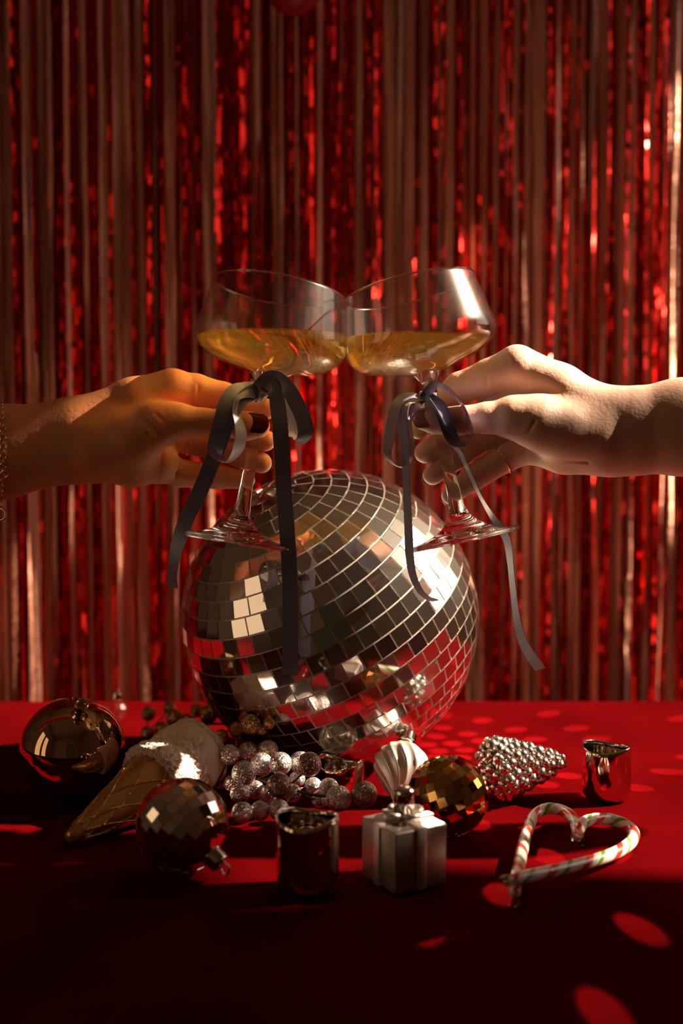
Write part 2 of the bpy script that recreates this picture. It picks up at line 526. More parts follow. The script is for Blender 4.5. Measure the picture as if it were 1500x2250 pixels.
def cloth_h(x, y):
    v = mnoise.noise(Vector((x * 4.2, y * 5.5, 3.1))) * 0.0016
    v += (1 - abs(mnoise.noise(Vector((x * 2.5 + y * 3, y * 4 - x * 1.5, 8.3)))) * 2) ** 3 * 0.0012
    return v - 0.0022
xs = np.linspace(TX0 - .14, TX1 + .14, 150)
ys = np.linspace(TY0 - .16, TY1 + .10, 120)
vs, fs = [], []
for y in ys:
    for x in xs:
        ox = max(TX0 - x, x - TX1, 0); oy = max(TY0 - y, y - TY1, 0)
        cx, cy = min(max(x, TX0), TX1), min(max(y, TY0), TY1)
        o = math.hypot(ox, oy)
        def fold(o):          # distance past the edge -> outward, down
            r = 0.012
            if o < r * math.pi / 2:
                a = o / r
                return r * math.sin(a), r * (1 - math.cos(a))
            return r + 0.12 * (o - r * 1.57), r + (o - r * 1.57)
        out, down = fold(o)
        dx = (math.copysign(ox / o, x - cx) * out) if o > 0 else 0
        dy = (math.copysign(oy / o, y - cy) * out) if o > 0 else 0
        wv = 0.006 * math.sin(x * 40 + y * 37) * min(o / 0.1, 1)
        vs.append((cx + dx + (wv if ox > oy else 0), cy + dy + (wv if oy >= ox and o > 0 else 0), TZ - down + cloth_h(x, y) * (1 if o == 0 else 0.2)))
nx = len(xs)
for j in range(len(ys) - 1):
    for i in range(nx - 1):
        a = j * nx + i
        fs.append((a, a + 1, a + nx + 1, a + nx))
cl = link('tablecloth', mesh('tablecloth', vs, fs), M['velvet'])
tag(cl, 'dark red velvet tablecloth under all the ornaments', 'tablecloth')

# ------------------------------------------------------------------ foil fringe curtain
CY = 1.33
CZ0, CZ1 = TZ - 0.20, TZ + 0.82
curt = empty('fringe_curtain', (0, CY, CZ0), 'shiny red foil fringe curtain hanging behind the mirror ball', 'curtain')
curt.rotation_euler.z = 0.235
box('header_band', (-0.66, 0.66, CY - 0.012, CY + 0.03, CZ1 - 0.005, CZ1 + 0.05), M['balloon'], curt)

def strip_mesh(k, w, mt):
    r = random.Random(100 + k)
    n = 90
    a0, a1, a2 = r.uniform(-.5, .5), r.uniform(.1, .5), r.uniform(.05, .25)
    f1, f2, p1, p2 = r.uniform(2, 6), r.uniform(9, 22), r.uniform(0, 6), r.uniform(0, 6)
    s1, q1 = r.uniform(.001, .004), r.uniform(0, 6)
    vs, fs = [], []
    for i in range(n + 1):
        z = i / n * (CZ1 - CZ0)
        th = a0 * z + a1 * math.sin(f1 * z + p1) + a2 * math.sin(f2 * z + p2) + r.uniform(-.05, .05)
        cx = s1 * math.sin(3 * z + q1) * (1 - z)
        cyy = 0.006 * math.sin(4 * z + p2) * (1 - z)
        bow = 0.0006 * math.sin(f2 * z + q1)
        for u in (-1, 0, 1):
            vs.append((cx + math.cos(th) * u * w / 2 + math.sin(th) * (bow if u == 0 else 0), cyy + math.sin(th) * u * w / 2 - math.cos(th) * (bow if u == 0 else 0), z))
    for i in range(n):
        for u in (0, 1):
            a = i * 3 + u
            fs.append((a, a + 1, a + 4, a + 3))
    return mesh('foil_strip', vs, fs, True, mt)
strips = [strip_mesh(k, random.choice((.0052, .006, .007)), M['foil_lit'] if k < 13 else M['foil']) for k in range(30)]
nf = 0
layers = ((CY, 150, 0.0), (CY + 0.016, 150, 0.4))
for (ly, cnt, off) in layers:
    for i in range(cnt):
        x = -0.44 + 0.88 * (i + off + random.uniform(-.45, .45)) / cnt
        sm_ = random.choice(strips)
        o = bpy.data.objects.new('foil_strip', sm_)
        COL.objects.link(o); o.parent = curt
        o.location = (x, ly - CY + random.uniform(-.006, .006), 0)
        o.rotation_euler = (0, 0, random.uniform(-.7, .32) if sm_.materials[0] == M['foil_lit'] else random.uniform(-.75, .75))
        nf += 1
# strips behind and beyond the picture, one part
vs, fs = [], []
for i in range(330):
    if i < 130:
        x, y = -0.46 + 0.92 * i / 130 + random.uniform(-.003, .003), 0.034
    else:
        j = i - 130
        x = (0.44 + 0.2 * (j % 100) / 100) * (1 if j < 100 else -1)
        y = random.uniform(0, .02)
    me = random.choice(strips); a = random.uniform(-.8, .8)
    ca, sa = math.cos(a), math.sin(a)
    b0 = len(vs)
    for v in me.vertices:
        vs.append((x + ca * v.co.x - sa * v.co.y, y + sa * v.co.x + ca * v.co.y, v.co.z))
    for p_ in me.polygons:
        fs.append([b0 + q for q in p_.vertices])
st = bpy.data.objects.new('rear_foil_strips', mesh('rear_foil_strips', vs, fs, True, M['foil']))
COL.objects.link(st); st.parent = curt; st['kind'] = 'stuff'

# red balloon whose underside shows at the top edge
bc = P(645, -36, 1.16); br = 64 / F * 1.16
bl = empty('balloon', bc - Vector((0, 0, br)), 'dark red round balloon hanging above the glasses, cut by the top edge', 'balloon')
prof = [(br * math.sin(math.pi * i / 20), -br * math.cos(math.pi * i / 20)) for i in range(20)] + [(br * .12, br * 1.02), (br * .16, br * 1.12), (0, br * 1.1)]
link('balloon_skin', lathe('balloon_skin', prof, bc, Vector((0, 0, 1)), 40), M['balloon'], bl)
link('string', tube('string', [bc + Vector((0, 0, br * 1.1)), bc + Vector((0.01, 0, br * 3)), Vector((bc.x, bc.y, ZC))], 0.0008, 6), M['wire'], bl)

# ------------------------------------------------------------------ mirror balls
def view_vec(c, v):
    """direction given as (right, up, towards camera) seen at point c"""
    t = (EYEP - c).normalized()
    r = Vector((0, 0, 1)).cross(t).normalized()
    u = t.cross(r)
    return (r * v[0] + u * v[1] + t * v[2]).normalized()

def mirror_ball(thing, c, R, axis, rows, tile_mat, core_mat, gap=0.10, th=0.0012, jit=0.012, pole=0.0, limit=300, seed=1):
    r = random.Random(seed)
    x, y, a = frame_from(axis)
    core = link('core', sphere('core', c, R - th * 0.75, 64, 40), core_mat, thing)
    base = thing.location.copy()
    step = math.pi / rows
    jobs = []
    for i in range(rows):
        lat = -math.pi / 2 + (i + .5) * step
        circ = 2 * math.pi * math.cos(lat)
        n = max(3, int(round(circ / step)))
        w = 2 * R * math.tan(math.pi / n) * math.cos(lat) if n > 3 else R * step * .8
        w = min(w, R * step * 1.1)
        hgt = R * step
        v, f = box_data(-w / 2 * (1 - gap), w / 2 * (1 - gap), -hgt / 2 * (1 - gap), hgt / 2 * (1 - gap), -th, 0)
        # narrower towards the nearer pole
        k = 1 - math.copysign(min(abs(math.tan(lat)) * step * .45, .35), 1)
        s = 1 if lat > 0 else -1
        v = [(p[0] * (k if p[1] * s > 0 else 2 - k) if abs(lat) > .2 else p[0], p[1], p[2]) for p in v]
        me = mesh('mirror_tile', v, f, False, tile_mat)
        o0 = r.uniform(0, 1)
        for j in range(n):
            lon = 2 * math.pi * (j + o0) / n
            nrm = a * math.sin(lat) + (x * math.cos(lon) + y * math.sin(lon)) * math.cos(lat)
            east = (-x * math.sin(lon) + y * math.cos(lon)).normalized()
            n2 = (nrm + east * r.uniform(-jit, jit) + nrm.cross(east) * r.uniform(-jit, jit)).normalized()
            e2 = (east - n2 * east.dot(n2)).normalized()
            no = n2.cross(e2)
            pos = c + nrm * R
            jobs.append((nrm.dot((EYEP - c).normalized()), me, pos, e2, no, n2))
    jobs.sort(key=lambda q: -q[0])
    rest_v, rest_f = [], []
    for i, (vis, me, pos, e, no, n2) in enumerate(jobs):
        mw = Matrix((e, no, n2)).transposed().to_4x4()
        if i < limit:
            o = bpy.data.objects.new('mirror_tile', me)
            COL.objects.link(o)
            o.parent = thing
            mw.translation = pos - base
            o.matrix_local = mw
        else:
            mw.translation = pos
            b0 = len(rest_v)
            rest_v += [mw @ v.co for v in me.vertices]
            rest_f += [[b0 + q for q in p_.vertices] for p_ in me.polygons]
    if rest_v:
        o = link('rear_mirror_tiles', mesh('rear_mirror_tiles', rest_v, rest_f, False), tile_mat, thing)
        o['kind'] = 'stuff'
    return jobs

bc, bR = ball_at(725, 1356, 324)      # used again to keep the berries clear of it
disco = empty('mirror_ball', bc - Vector((0, 0, bR)), 'large silver mirror ball standing behind the ornaments', 'mirror ball')
ax = view_vec(bc, (-0.44, 0.785, 0.43))
jobs = mirror_ball(disco, bc, bR, ax, 27, M['mirror'], M['grout'], gap=0.09, th=0.0016, jit=0.02, limit=300, seed=3)
# added spot lamps for sunlight off mirror tiles, one per tile reaching the table
nspot = 0
for (vis, me, pos, e, no, n2) in jobs:
    cs = n2.dot(SUN)
    if cs < 0.15: continue
    rf = n2 * (2 * cs) - SUN
    if rf.z > -0.06: continue
    t = (pos.z - TZ) / -rf.z
    hit = pos + rf * t
    if not (0.02 < hit.x < 0.62 and 0.47 < hit.y < 1.13) or t < 0.05: continue
    ld = bpy.data.lights.new('added_tile_spot', 'SPOT')
    ld.color = (1.0, 0.78, 0.55)
    half = math.atan(0.0075 / t) + 0.006
    ld.spot_size = 2 * half * 1.25
    ld.spot_blend = 0.55
    ld.shadow_soft_size = 0.0005
    ld.energy = SUN_E * 0.9 * cs * 4 * math.pi * (t + 0.05) ** 2
    lo = bpy.data.objects.new('added_tile_spot', ld)
    COL.objects.link(lo)
    lo.location = pos + n2 * 0.001 + rf * 0.001
    lo.rotation_euler = (-rf).to_track_quat('Z', 'Y').to_euler()
    nspot += 1
print('beams', nspot)

# silver mirror bauble lying at the front
def cap_loop(thing, c, axis, R, r, L, mat, loop=True):
    p0 = c + axis * (R - r * .15)
    prof = [(r * 1.05, 0), (r * 1.08, L * .12), (r, L * .2), (r, L * .85), (r * .85, L), (0, L * 1.02)]
    cp = link('cap', lathe('cap', prof, p0, axis, 28, rfun=lambda th, i: 1 + 0.05 * math.cos(14 * th)), mat, thing)
    if loop:
        x, y, a = frame_from(axis)
        link('hanging_loop', torus('hanging_loop', p0 + a * (L + r * .45), x, r * .55, r * .12, 24, 8), mat, thing)
    return p0

c, R = ball_at(400, 1812, 101)
t = empty('mirror_bauble', c - Vector((0, 0, R)), 'silver mirror-tiled bauble with chrome cap in front of the cone ornament', 'ornament', 'baubles on the cloth')
ax = view_vec(c, (.63, -.66, .40))
mirror_ball(t, c, R, ax, 13, M['mirror_dim'], M['grout_dark'], gap=0.035, th=0.0006, jit=0.05, seed=5)
cap_loop(t, c, ax, R, 0.0062, 0.0095, M['silver'])

c, R = ball_at(984, 1748, 88)
t = empty('mirror_bauble', c - Vector((0, 0, R)), 'gold mirror-tiled bauble behind the silver gift box ornament', 'ornament', 'baubles on the cloth')
ax = view_vec(c, (-.42, .88, .22))
mirror_ball(t, c, R, ax, 14, M['mirror_gold'], M['grout_gold'], gap=0.03, th=0.0005, jit=0.03, seed=8)

# bronze mirror bauble at the left
c, R = ball_at(160, 1646, 114)
t = empty('glossy_bauble', c - Vector((0, 0, R)), 'large glossy bronze bauble with a small tube cap', 'ornament', 'baubles on the cloth')
link('bauble_shell', sphere('bauble_shell', c, R, 72, 44), M['bronze'], t)
ax = view_vec(c, (.13, .62, .77))
p0 = c + ax * (R - .001)
prof = [(.0058, 0), (.0058, .0015), (.0045, .002), (.0045, .0115), (.0052, .0118), (.0052, .013), (.0030, .013), (.0030, .006), (0, .006)]
link('cap', lathe('cap', prof, p0, ax, 28), M['bronze'], t)

# clear glass ornament behind it
c, R = ball_at(250, 1566, 33)
t = empty('glass_bauble', c - Vector((0, 0, R)), 'small clear faceted glass bauble behind the bronze one', 'ornament', 'baubles on the cloth')
prof = [(R * math.sin(math.pi * i / 9), -R * math.cos(math.pi * i / 9)) for i in range(10)]
link('bauble_shell', lathe('bauble_shell', prof, c, Vector((0.2, 0, 1)), 14, smooth=False), M['thin_glass'], t)
cap_loop(t, c, Vector((.2, .0, .98)).normalized(), R, .004, .006, M['silver'])

# ------------------------------------------------------------------ ice cream cone ornament
m, nt, b = mat_new('waffle_gold')
b.inputs['Base Color'].default_value = (0.62, 0.34, 0.12, 1); b.inputs['Metallic'].default_value = 0.65; b.inputs['Roughness'].default_value = 0.28
M['waffle'] = m
M['frost'] = glitter('sugar_frost', (0.95, 0.80, 0.74), (0.70, 0.50, 0.44), 0.5, 1500, 0.15, 0.9)
M['scoop'] = pbr('pale_rose_glaze', (0.80, 0.66, 0.62), 0.35); add_bump(M['scoop'], 300, 0.25)
M['gold_glit'] = glitter('gold_glitter_line', (0.95, 0.65, 0.25), (0.55, 0.30, 0.08), 0.25, 2600, 0.95)

tip = on_table(148, 1843, 0.006)
capP = P(497, 1613, 0.845)
axis = (capP - tip); L = axis.length; axis.normalize()
cone_t = empty('cone_ornament', Vector((tip.x, tip.y, TZ)), 'ice cream cone ornament with gold waffle cone and frosted scoop', 'ornament')
Lc = L * .52
rC = 0.0235
prof = [(0, 0), (.0035, .001), (.0048, .004)] + [(.0048 + (rC - .0048) * s, .004 + (Lc - .004) * s) for s in np.linspace(.08, 1, 14)] + [(rC * .9, Lc + .002), (0, Lc + .003)]
cn = link('waffle_cone', lathe('waffle_cone', prof, tip, axis, 56), M['waffle'], cone_t)
xx, yy, _ = frame_from(axis)
for s in (-1, 1):
    for k in range(7):
        pts = []
        for u in np.linspace(0.06, .98, 34):
            th = 2 * math.pi * k / 7 + s * u * 2.1
            rr = .0048 + (rC - .0048) * u
            pts.append(tip + axis * (.004 + (Lc - .004) * u) + (xx * math.cos(th) + yy * math.sin(th)) * (rr + .0001))
        link('waffle_ridge', tube('waffle_ridge', pts, .00075, 6), M['gold_glit'], cn)
# frosted collar: lumpy surface with grains
def lumpy(me, amp, sc_, seed):
    for v in me.vertices:
        n = mnoise.noise(v.co * sc_ + Vector((seed, 0, 0))) + .6 * mnoise.noise(v.co * sc_ * 2.3)
        v.co += v.normal * n * amp
    me.update()
rS = 0.0275
prof = [(rC * .8, Lc - .006)] + [(rS * .98 + .0012 * math.sin(s * 9), Lc - .006 + s * L * .24) for s in np.linspace(0.02, 1, 40)] + [(rS * .7, Lc - .006 + L * .25)]
me = lathe('frosted_collar', prof, tip, axis, 160)
lumpy(me, .0016, 480, 3)
link('frosted_collar', me, M['frost'], cone_t)
t0 = Lc - .006 + L * .22
prof = [(rS * .97, t0 - .004)] + [(rS * 1.02 * math.cos(a) ** .8, t0 + L * .19 * math.sin(a)) for a in np.linspace(0, math.pi / 2 * .93, 22)] + [(0, t0 + L * .19)]
link('scoop', lathe('scoop', prof, tip, axis, 80), M['scoop'], cone_t)
fr_ = []
me = torus('frost_rim', tip + axis * (t0 + L * .085), axis, rS * .93, .0022, 90, 12); lumpy(me, .0006, 700, 9)
link('frost_rim', me, M['frost'], cone_t)
prof = [(.0075, 0), (.0072, .004), (.0062, .0075), (0, .0078)]
me = lathe('neck', prof, tip + axis * (t0 + L * .175), axis, 40); lumpy(me, .0004, 900, 1)
link('neck', me, M['frost'], cone_t)
cp = tip + axis * (t0 + L * .175 + .0065)
link('cap', lathe('cap', [(.0062, 0), (.0064, .003), (.0058, .0085), (.005, .0105), (0, .011)], cp, axis, 32, rfun=lambda th, i: 1 + .06 * math.cos(12 * th)), M['gold'], cone_t)
th_pts = crom([cp + axis * .010, P(507, 1600, .865), P(516, 1612, .87), P(520, 1640, .86)], 16)
link('thread', tube('thread', th_pts, .0006, 6), M['thread'], cone_t)

# ------------------------------------------------------------------ glitter berry sprays
def spray(name, label, items, stem_pts, mats, grp):
    low = min(P(x, y, d).z for x, y, r, d, k in items)
    t = empty(name, Vector((P(*stem_pts[0]).x, P(*stem_pts[0]).y, TZ)), label, 'berry spray', grp)
    spts = crom([P(*q) for q in stem_pts], 30)
    link('stem', tube('stem', spts, .0011, 8), M['wire'], t)
    for (x, y, r, d, k) in items:
        c = P(x, y, d); rr = r / F * d * 1.1
        while (c - bc).length < bR + rr + .0008:      # keep clear of the mirror ball
            d -= .003
            c = P(x, y, d); rr = r / F * d * 1.1
        if c.z - rr < TZ + .0002: c.z = TZ + rr + .0002
        if k != 'pink':
            i = min(range(30), key=lambda q: (Vector(spts[q]) - c).length)
            q = Vector(spts[max(i - 3, 0)])
            mid = (q + c) / 2 - Vector((0, 0, .002))
            link('twig', tube('twig', crom([q, mid, c], 8), .0007, 6), M['wire'], t)
        o = link('berry', sphere('berry', c, rr, 28, 18), M[mats[k]], t)
    return t
def C5(x, y, r): return (460 + x / 3.947, 1580 + y / 3.947, r / 3.947)
bl_ = []
for (x, y, r, d, k) in [(175, 310, 84, .800, 0), (335, 280, 78, .815, 0), (505, 275, 86, .815, 0), (300, 470, 100, .760, 0), (450, 390, 92, .785, 0),
                     (615, 385, 92, .775, 0), (265, 645, 80, .745, 0), (285, 812, 86, .715, 0), (440, 795, 80, .725, 0), (600, 785, 84, .72, 0),
                     (605, 575, 100, .735, 1), (790, 380, 92, .785, 0), (865, 392, 98, .765, 1), (1035, 600, 82, .765, 0), (1120, 690, 104, .735, 0),
                     (1345, 650, 102, .735, 1), (900, 580, 70, .775, 0), (395, 610, 74, .765, 0), (720, 640, 72, .755, 0), (760, 520, 66, .785, 0),
                     (200, 560, 70, .79, 0), (520, 640, 70, .775, 0), (960, 690, 70, .76, 0)]:
    px, py, pr = C5(x, y, r)
    bl_.append((px, py, pr, d, k))
spray('berry_spray', 'bunch of silver glitter berries on brown wire beside the cone ornament', bl_,
      [(470, 1730, .80), (560, 1715, .775), (640, 1735, .755), (700, 1748, .745), (780, 1752, .74)], ['berry', 'berry_dark'], 'glitter berry sprays')
def C6(x, y, r): return (220 + x / 3.947, 1520 + y / 3.947, r / 3.947)
bl_ = []
for (x, y, r, d) in [(940, 195, 76, .93), (1065, 185, 54, .95), (1300, 285, 84, .88), (1465, 275, 46, .90), (650, 230, 76, .95), (540, 325, 62, .92),
                     (840, 160, 58, .98), (600, 140, 52, 1.0), (410, 360, 60, .93), (760, 250, 60, .95), (420, 190, 60, 1.0), (1180, 330, 62, .90), (1390, 330, 50, .875)]:
    px, py, pr = C6(x, y, r)
    bl_.append((px, py, pr, d, 0))
spray('berry_spray', 'bronze glitter berries in shadow at the foot of the large mirror ball', bl_,
      [(320, 1610, .97), (400, 1600, .95), (480, 1590, .92), (560, 1605, .89), (600, 1600, .88)], ['berry_gold'], 'glitter berry sprays')

# ------------------------------------------------------------------ silvered tealight cups with wavy rims
def cup(label, px, py, rpx, hgt, phase, amp=.004):
    p = on_table(px, py)
    R = rpx / F * p.y
    t = empty('tealight_cup', Vector((p.x, p.y, TZ)), label, 'candle holder', 'silvered tealight cups')
    b0 = Vector((p.x, p.y, TZ + .0004))
    rim = R * .985
    prof = [(0, 0), (R * .80, 0), (R * .88, .0008), (R * .95, .003), (R * 1.0, .008)] + [(R * (1.0 + .012 * math.sin(s * 3)), .008 + (hgt - .008) * s) for s in np.linspace(.1, 1, 12)]
    prof += [(rim * .985, hgt + .0010), (rim * .955, hgt + .0002)]
    prof += [(rim * .94, .006 + (hgt - .006) * s) for s in np.linspace(.95, .05, 12)] + [(rim * .85, .0045), (0, .004)]
    def tf(th, i):
        z = prof[i][1]
        return amp * math.cos(2 * th + phase) * max(0, (z / hgt)) ** 3
    link('cup_wall', lathe('cup_wall', prof, b0, Vector((0, 0, 1)), 96, tfun=tf), M['silver_cup'], t)
    return t
cup('silvered cup with wavy rim standing in front, left of the gift box', 676, 1950, 71, .0410, 0.7, .0020)
cup('silvered cup with wavy rim half hidden behind the silver berries', 748, 1752, 52, .0255, 1.0, .003)
cup('small silvered cup standing alone on the cloth beside the pine cone', 1331, 1752, 54, .0370, 1.2, .0016)

# ------------------------------------------------------------------ ribbed onion ornament
tipP = on_table(864, 1766, .003); topP = P(893, 1632, .838)
ax = (topP - tipP); L = ax.length; ax.normalize()
t = empty('onion_ornament', Vector((tipP.x, tipP.y, TZ)), 'satin silver onion-shaped ornament with swirling ribs against the mirror ball', 'ornament')
R = 62 / F * .86
prof = []
for s in np.linspace(0, 1, 44):
    r = R * (math.sin(math.pi * min(1, s ** 1.05 * .5 / .66)) if s < .66 else math.cos((s - .66) / .34 * math.pi / 2) ** .62)
    r = R * (math.sin(s / .62 * math.pi / 2) ** 1.35 if s < .62 else math.cos((s - .62) / .38 * math.pi / 2) ** .8)
    prof.append((max(r, .0004), s * L))
link('ribbed_shell', lathe('ribbed_shell', prof, tipP, ax, 168, rfun=lambda th, i: 1 - .11 * abs(math.sin(7 * (th + i / 44 * 1.5))) ** .6 * (0.3 + .7 * min(1, prof[i][0] / R))), M['silver_matte'], t)
cap_loop(t, tipP + ax * L, ax, .0006, .0062, .009, M['silver'])

# ------------------------------------------------------------------ pine cone ornament
bP = P(1052, 1697, .815); eP = P(1243, 1674, .825)
ax = (eP - bP); L = ax.length; ax.normalize()
t = empty('pine_cone_ornament', Vector((bP.x, bP.y, TZ)), 'shiny silver pine cone ornament lying beside the gold bauble', 'ornament')
def pr(s): return .0195 * (math.sin(min(1, (s + .06) / .30) * math.pi / 2)) * (1 - max(0, s - .22) / .78) ** .72 + .0012
prof = [(0, -.001)] + [(pr(s), s * L) for s in np.linspace(0, 1, 30)] + [(0, L + .001)]
low = min((bP + ax * (s * L)).z - pr(s) - .003 for s in np.linspace(0, 1, 12))
shift = Vector((0, 0, TZ - low)) if low < TZ else Vector((0, 0, 0))
bP = bP + shift
link('cone_core', lathe('cone_core', prof, bP, ax, 40), M['silver'], t)
xx, yy, _ = frame_from(ax)
sv = []
sf = []
# one scale: a pointed, rounded bump
pn = [(0.0, 0.85), (.22, .82), (.45, .70), (.66, .48), (.82, .2), (.9, -.15)]
seg = 10
for i, (r, z) in enumerate(pn):
    for k in range(seg):
        a = 2 * math.pi * k / seg
        sv.append((r * math.cos(a) + .22 * z, r * math.sin(a), z))
for i in range(len(pn) - 1):
    for k in range(seg):
        l = (k + 1) % seg
        sf.append((i * seg + k, (i + 1) * seg + k, (i + 1) * seg + l, i * seg + l))
scale_me = mesh('scale', sv, sf, True, M['silver_rough'])
bmx = bmesh.new(); bmx.from_mesh(scale_me); bmesh.ops.remove_doubles(bmx, verts=bmx.verts, dist=1e-5); bmesh.ops.recalc_face_normals(bmx, faces=bmx.faces); bmx.to_mesh(scale_me); bmx.free()
acc, tab = 0.0, []
for i in range(201):                       # equal-area spacing along the cone
    acc += pr(i / 200) + .001
    tab.append(acc)
NS = 118
rs_ = random.Random(4)
for k in range(NS):
    target = (k + .5) / NS * acc
    i = next(q for q in range(201) if tab[q] >= target)
    s_ = i / 200
    r = pr(s_)
    th = k * 2.39996 + rs_.uniform(-.08, .08)
    nrm = xx * math.cos(th) + yy * math.sin(th)
    out = (nrm + ax * .25).normalized()
    east = ax.cross(nrm).normalized()
    fwd = east.cross(out)
    size = .0056 * (.55 + .45 * r / .0195) * rs_.uniform(.9, 1.12)
    o = bpy.data.objects.new('scale', scale_me)
    COL.objects.link(o); o.parent = t
    mw = Matrix((-fwd, east, out)).transposed().to_4x4()
    if mw.to_3x3().determinant() < 0:
        mw = Matrix((fwd, east, out)).transposed().to_4x4()
    mw = mw @ Matrix.Scale(size, 4)
    mw.translation = bP + ax * (s_ * L) + nrm * (r - .0006) - t.location
    o.matrix_local = mw

# ------------------------------------------------------------------ gift box ornament
fc = on_table(868, 1968)
t = empty('gift_ornament', fc, 'satin silver gift box ornament with raised ribbon and chrome cap', 'ornament')
S, HG = .0365, .0360
rot = math.radians(31)
ux = Vector((math.cos(rot), math.sin(rot), 0)); uy = Vector((-math.sin(rot), math.cos(rot), 0))
mwg = Matrix((ux, uy, Vector((0, 0, 1)))).transposed().to_4x4(); mwg.translation = fc
def gpart(name, me, mat):
    me.transform(mwg)
    return link(name, me, mat, t)
gpart('box', bev_box('box', (0, S, 0, S, .0002, HG), .0011), M['gift_silver'])
h_, w_ = .0014, .0060
for nme, b_ in (('ribbon_band', (S / 2 - w_ / 2, S / 2 + w_ / 2, -h_, S + h_, .0002, HG + h_)), ('ribbon_band', (-h_, S + h_, S / 2 - w_ / 2, S / 2 + w_ / 2, .0002, HG + h_))):
    gpart(nme, bev_box(nme, b_, .0004, 2), M['silver_matte'])
# bow loops on top, four puffy lobes round the cap
for k in range(4):
    a = math.pi / 4 * 0 + k * math.pi / 2
    pts, rad = [], []
    for s in np.linspace(0, 1, 14):
        q = s * math.pi * 2
        d = .0040 + .0075 * (1 - math.cos(q)) / 2 * 1.0
        w = .0040 * math.sin(q)
        pts.append(Vector((S / 2 + math.cos(a) * d - math.sin(a) * w, S / 2 + math.sin(a) * d + math.cos(a) * w, HG + .0030 + .0022 * math.sin(s * math.pi))))
        rad.append(.0017)
    gpart('bow_loop', tube('bow_loop', pts, rad, 10), M['gift_silver'])
ctop = mwg @ Vector((S / 2, S / 2, HG + h_))
link('cap', lathe('cap', [(.0062, 0), (.0062, .0155), (.0056, .0175), (.003, .0186), (0, .0188)], ctop, Vector((0, 0, 1)), 40, rfun=lambda th, i: 1 + .03 * math.cos(16 * th)), M['silver'], t)
link('hanging_loop', torus('hanging_loop', ctop + Vector((0, 0, .0203)), Vector((1, .3, 0)), .0022, .0004, 20, 6), M['silver'], t)

# ------------------------------------------------------------------ candy canes
m, nt, b = mat_new('candy_stripes')
uvn = nt.nodes.new('ShaderNodeUVMap')
sp = nt.nodes.new('ShaderNodeSeparateXYZ'); nt.links.new(uvn.outputs[0], sp.inputs[0])
mu = nt.nodes.new('ShaderNodeMath'); mu.operation = 'MULTIPLY'; mu.inputs[1].default_value = 30.0
nt.links.new(sp.outputs[1], mu.inputs[0])
adn = nt.nodes.new('ShaderNodeMath'); adn.operation = 'ADD'; nt.links.new(mu.outputs[0], adn.inputs[0]); nt.links.new(sp.outputs[0], adn.inputs[1])
frc = nt.nodes.new('ShaderNodeMath'); frc.operation = 'FRACT'; nt.links.new(adn.outputs[0], frc.inputs[0])
cr = nt.nodes.new('ShaderNodeValToRGB'); cr.color_ramp.interpolation = 'CONSTANT'
e = cr.color_ramp.elements
e[0].position = 0; e[0].color = (.88, .76, .70, 1)
e[1].position = .26; e[1].color = (.75, .04, .02, 1)
for p_, c_ in ((.50, (.88, .76, .70, 1)), (.72, (.10, .34, .05, 1)), (.86, (.88, .76, .70, 1))):
    x = e.new(p_); x.color = c_
nt.links.new(frc.outputs[0], cr.inputs[0]); nt.links.new(cr.outputs[0], b.inputs['Base Color'])
b.inputs['Roughness'].default_value = 0.3
b.inputs['Coat Weight'].default_value = 1.0; b.inputs['Coat Roughness'].default_value = 0.08
b.inputs['Subsurface Weight'].default_value = 0.15; b.inputs['Subsurface Scale'].default_value = 0.003
tc = nt.nodes.new('ShaderNodeTexCoord'); n2 = nt.nodes.new('ShaderNodeTexNoise'); n2.inputs['Scale'].default_value = 350
bp = nt.nodes.new('ShaderNodeBump'); bp.inputs['Strength'].default_value = .5; bp.inputs['Distance'].default_value = .001
nt.links.new(tc.outputs['Object'], n2.inputs['Vector']); nt.links.new(n2.outputs[0], bp.inputs['Height']); nt.links.new(bp.outputs[0], b.inputs['Coat Normal'])
M['candy'] = m
M['wrap'] = M['thin_glass']
cr_ = .0039
def cane(label, pts):
    p3 = [on_table(x, y, h + cr_) for x, y, h in pts]
    t = empty('candy_cane', Vector((p3[0].x, p3[0].y, TZ)), label, 'candy cane', 'candy canes laid as a heart')
    cp = crom(p3, 90)
    rad = [cr_ * (1 if 2 < i < 87 else (.55, .85, .96)[min(i, 89 - i)]) for i in range(90)]
    link('stick', tube('stick', cp, rad, 20, uv=True), M['candy'], t)
    # crumpled ends of the clear wrapper
    for i0, sgn in ((0, -1), (89, 1)):
        d = (Vector(cp[i0]) - Vector(cp[i0 - sgn * 2])).normalized()
        me = lathe('wrapper_end', [(cr_ * .9, -.001), (cr_ * 1.05, .002), (cr_ * .85, .005), (cr_ * 1.0, .008)], Vector(cp[i0]), d, 24, closed_ends=False, rfun=lambda th, i: 1 + .10 * math.sin(5 * th + i * 2))
        for v in me.vertices:
            if v.co.z < TZ + .0003: v.co.z = TZ + .0003
        link('wrapper_end', me, M['thin_glass'], t)
cane('striped candy cane forming the left half of the heart', [(1129, 1966, 0), (1138, 1915, 0), (1147, 1868, 0), (1158, 1828, .001), (1173, 1793, .003), (1200, 1777, .005), (1232, 1780, .005), (1256, 1795, .004), (1266, 1817, .001), (1270, 1838, 0)])
cane('striped candy cane forming the right half of the heart, crossing on top', [(1120, 1936, .0078), (1150, 1928, .0075), (1200, 1917, .006), (1255, 1904, .004), (1310, 1889, .002), (1355, 1872, 0.001), (1386, 1850, 0.001), (1391, 1828, .002), (1372, 1811, .004), (1338, 1800, .006), (1305, 1800, .009), (1280, 1809, .009), (1270, 1826, .008)])

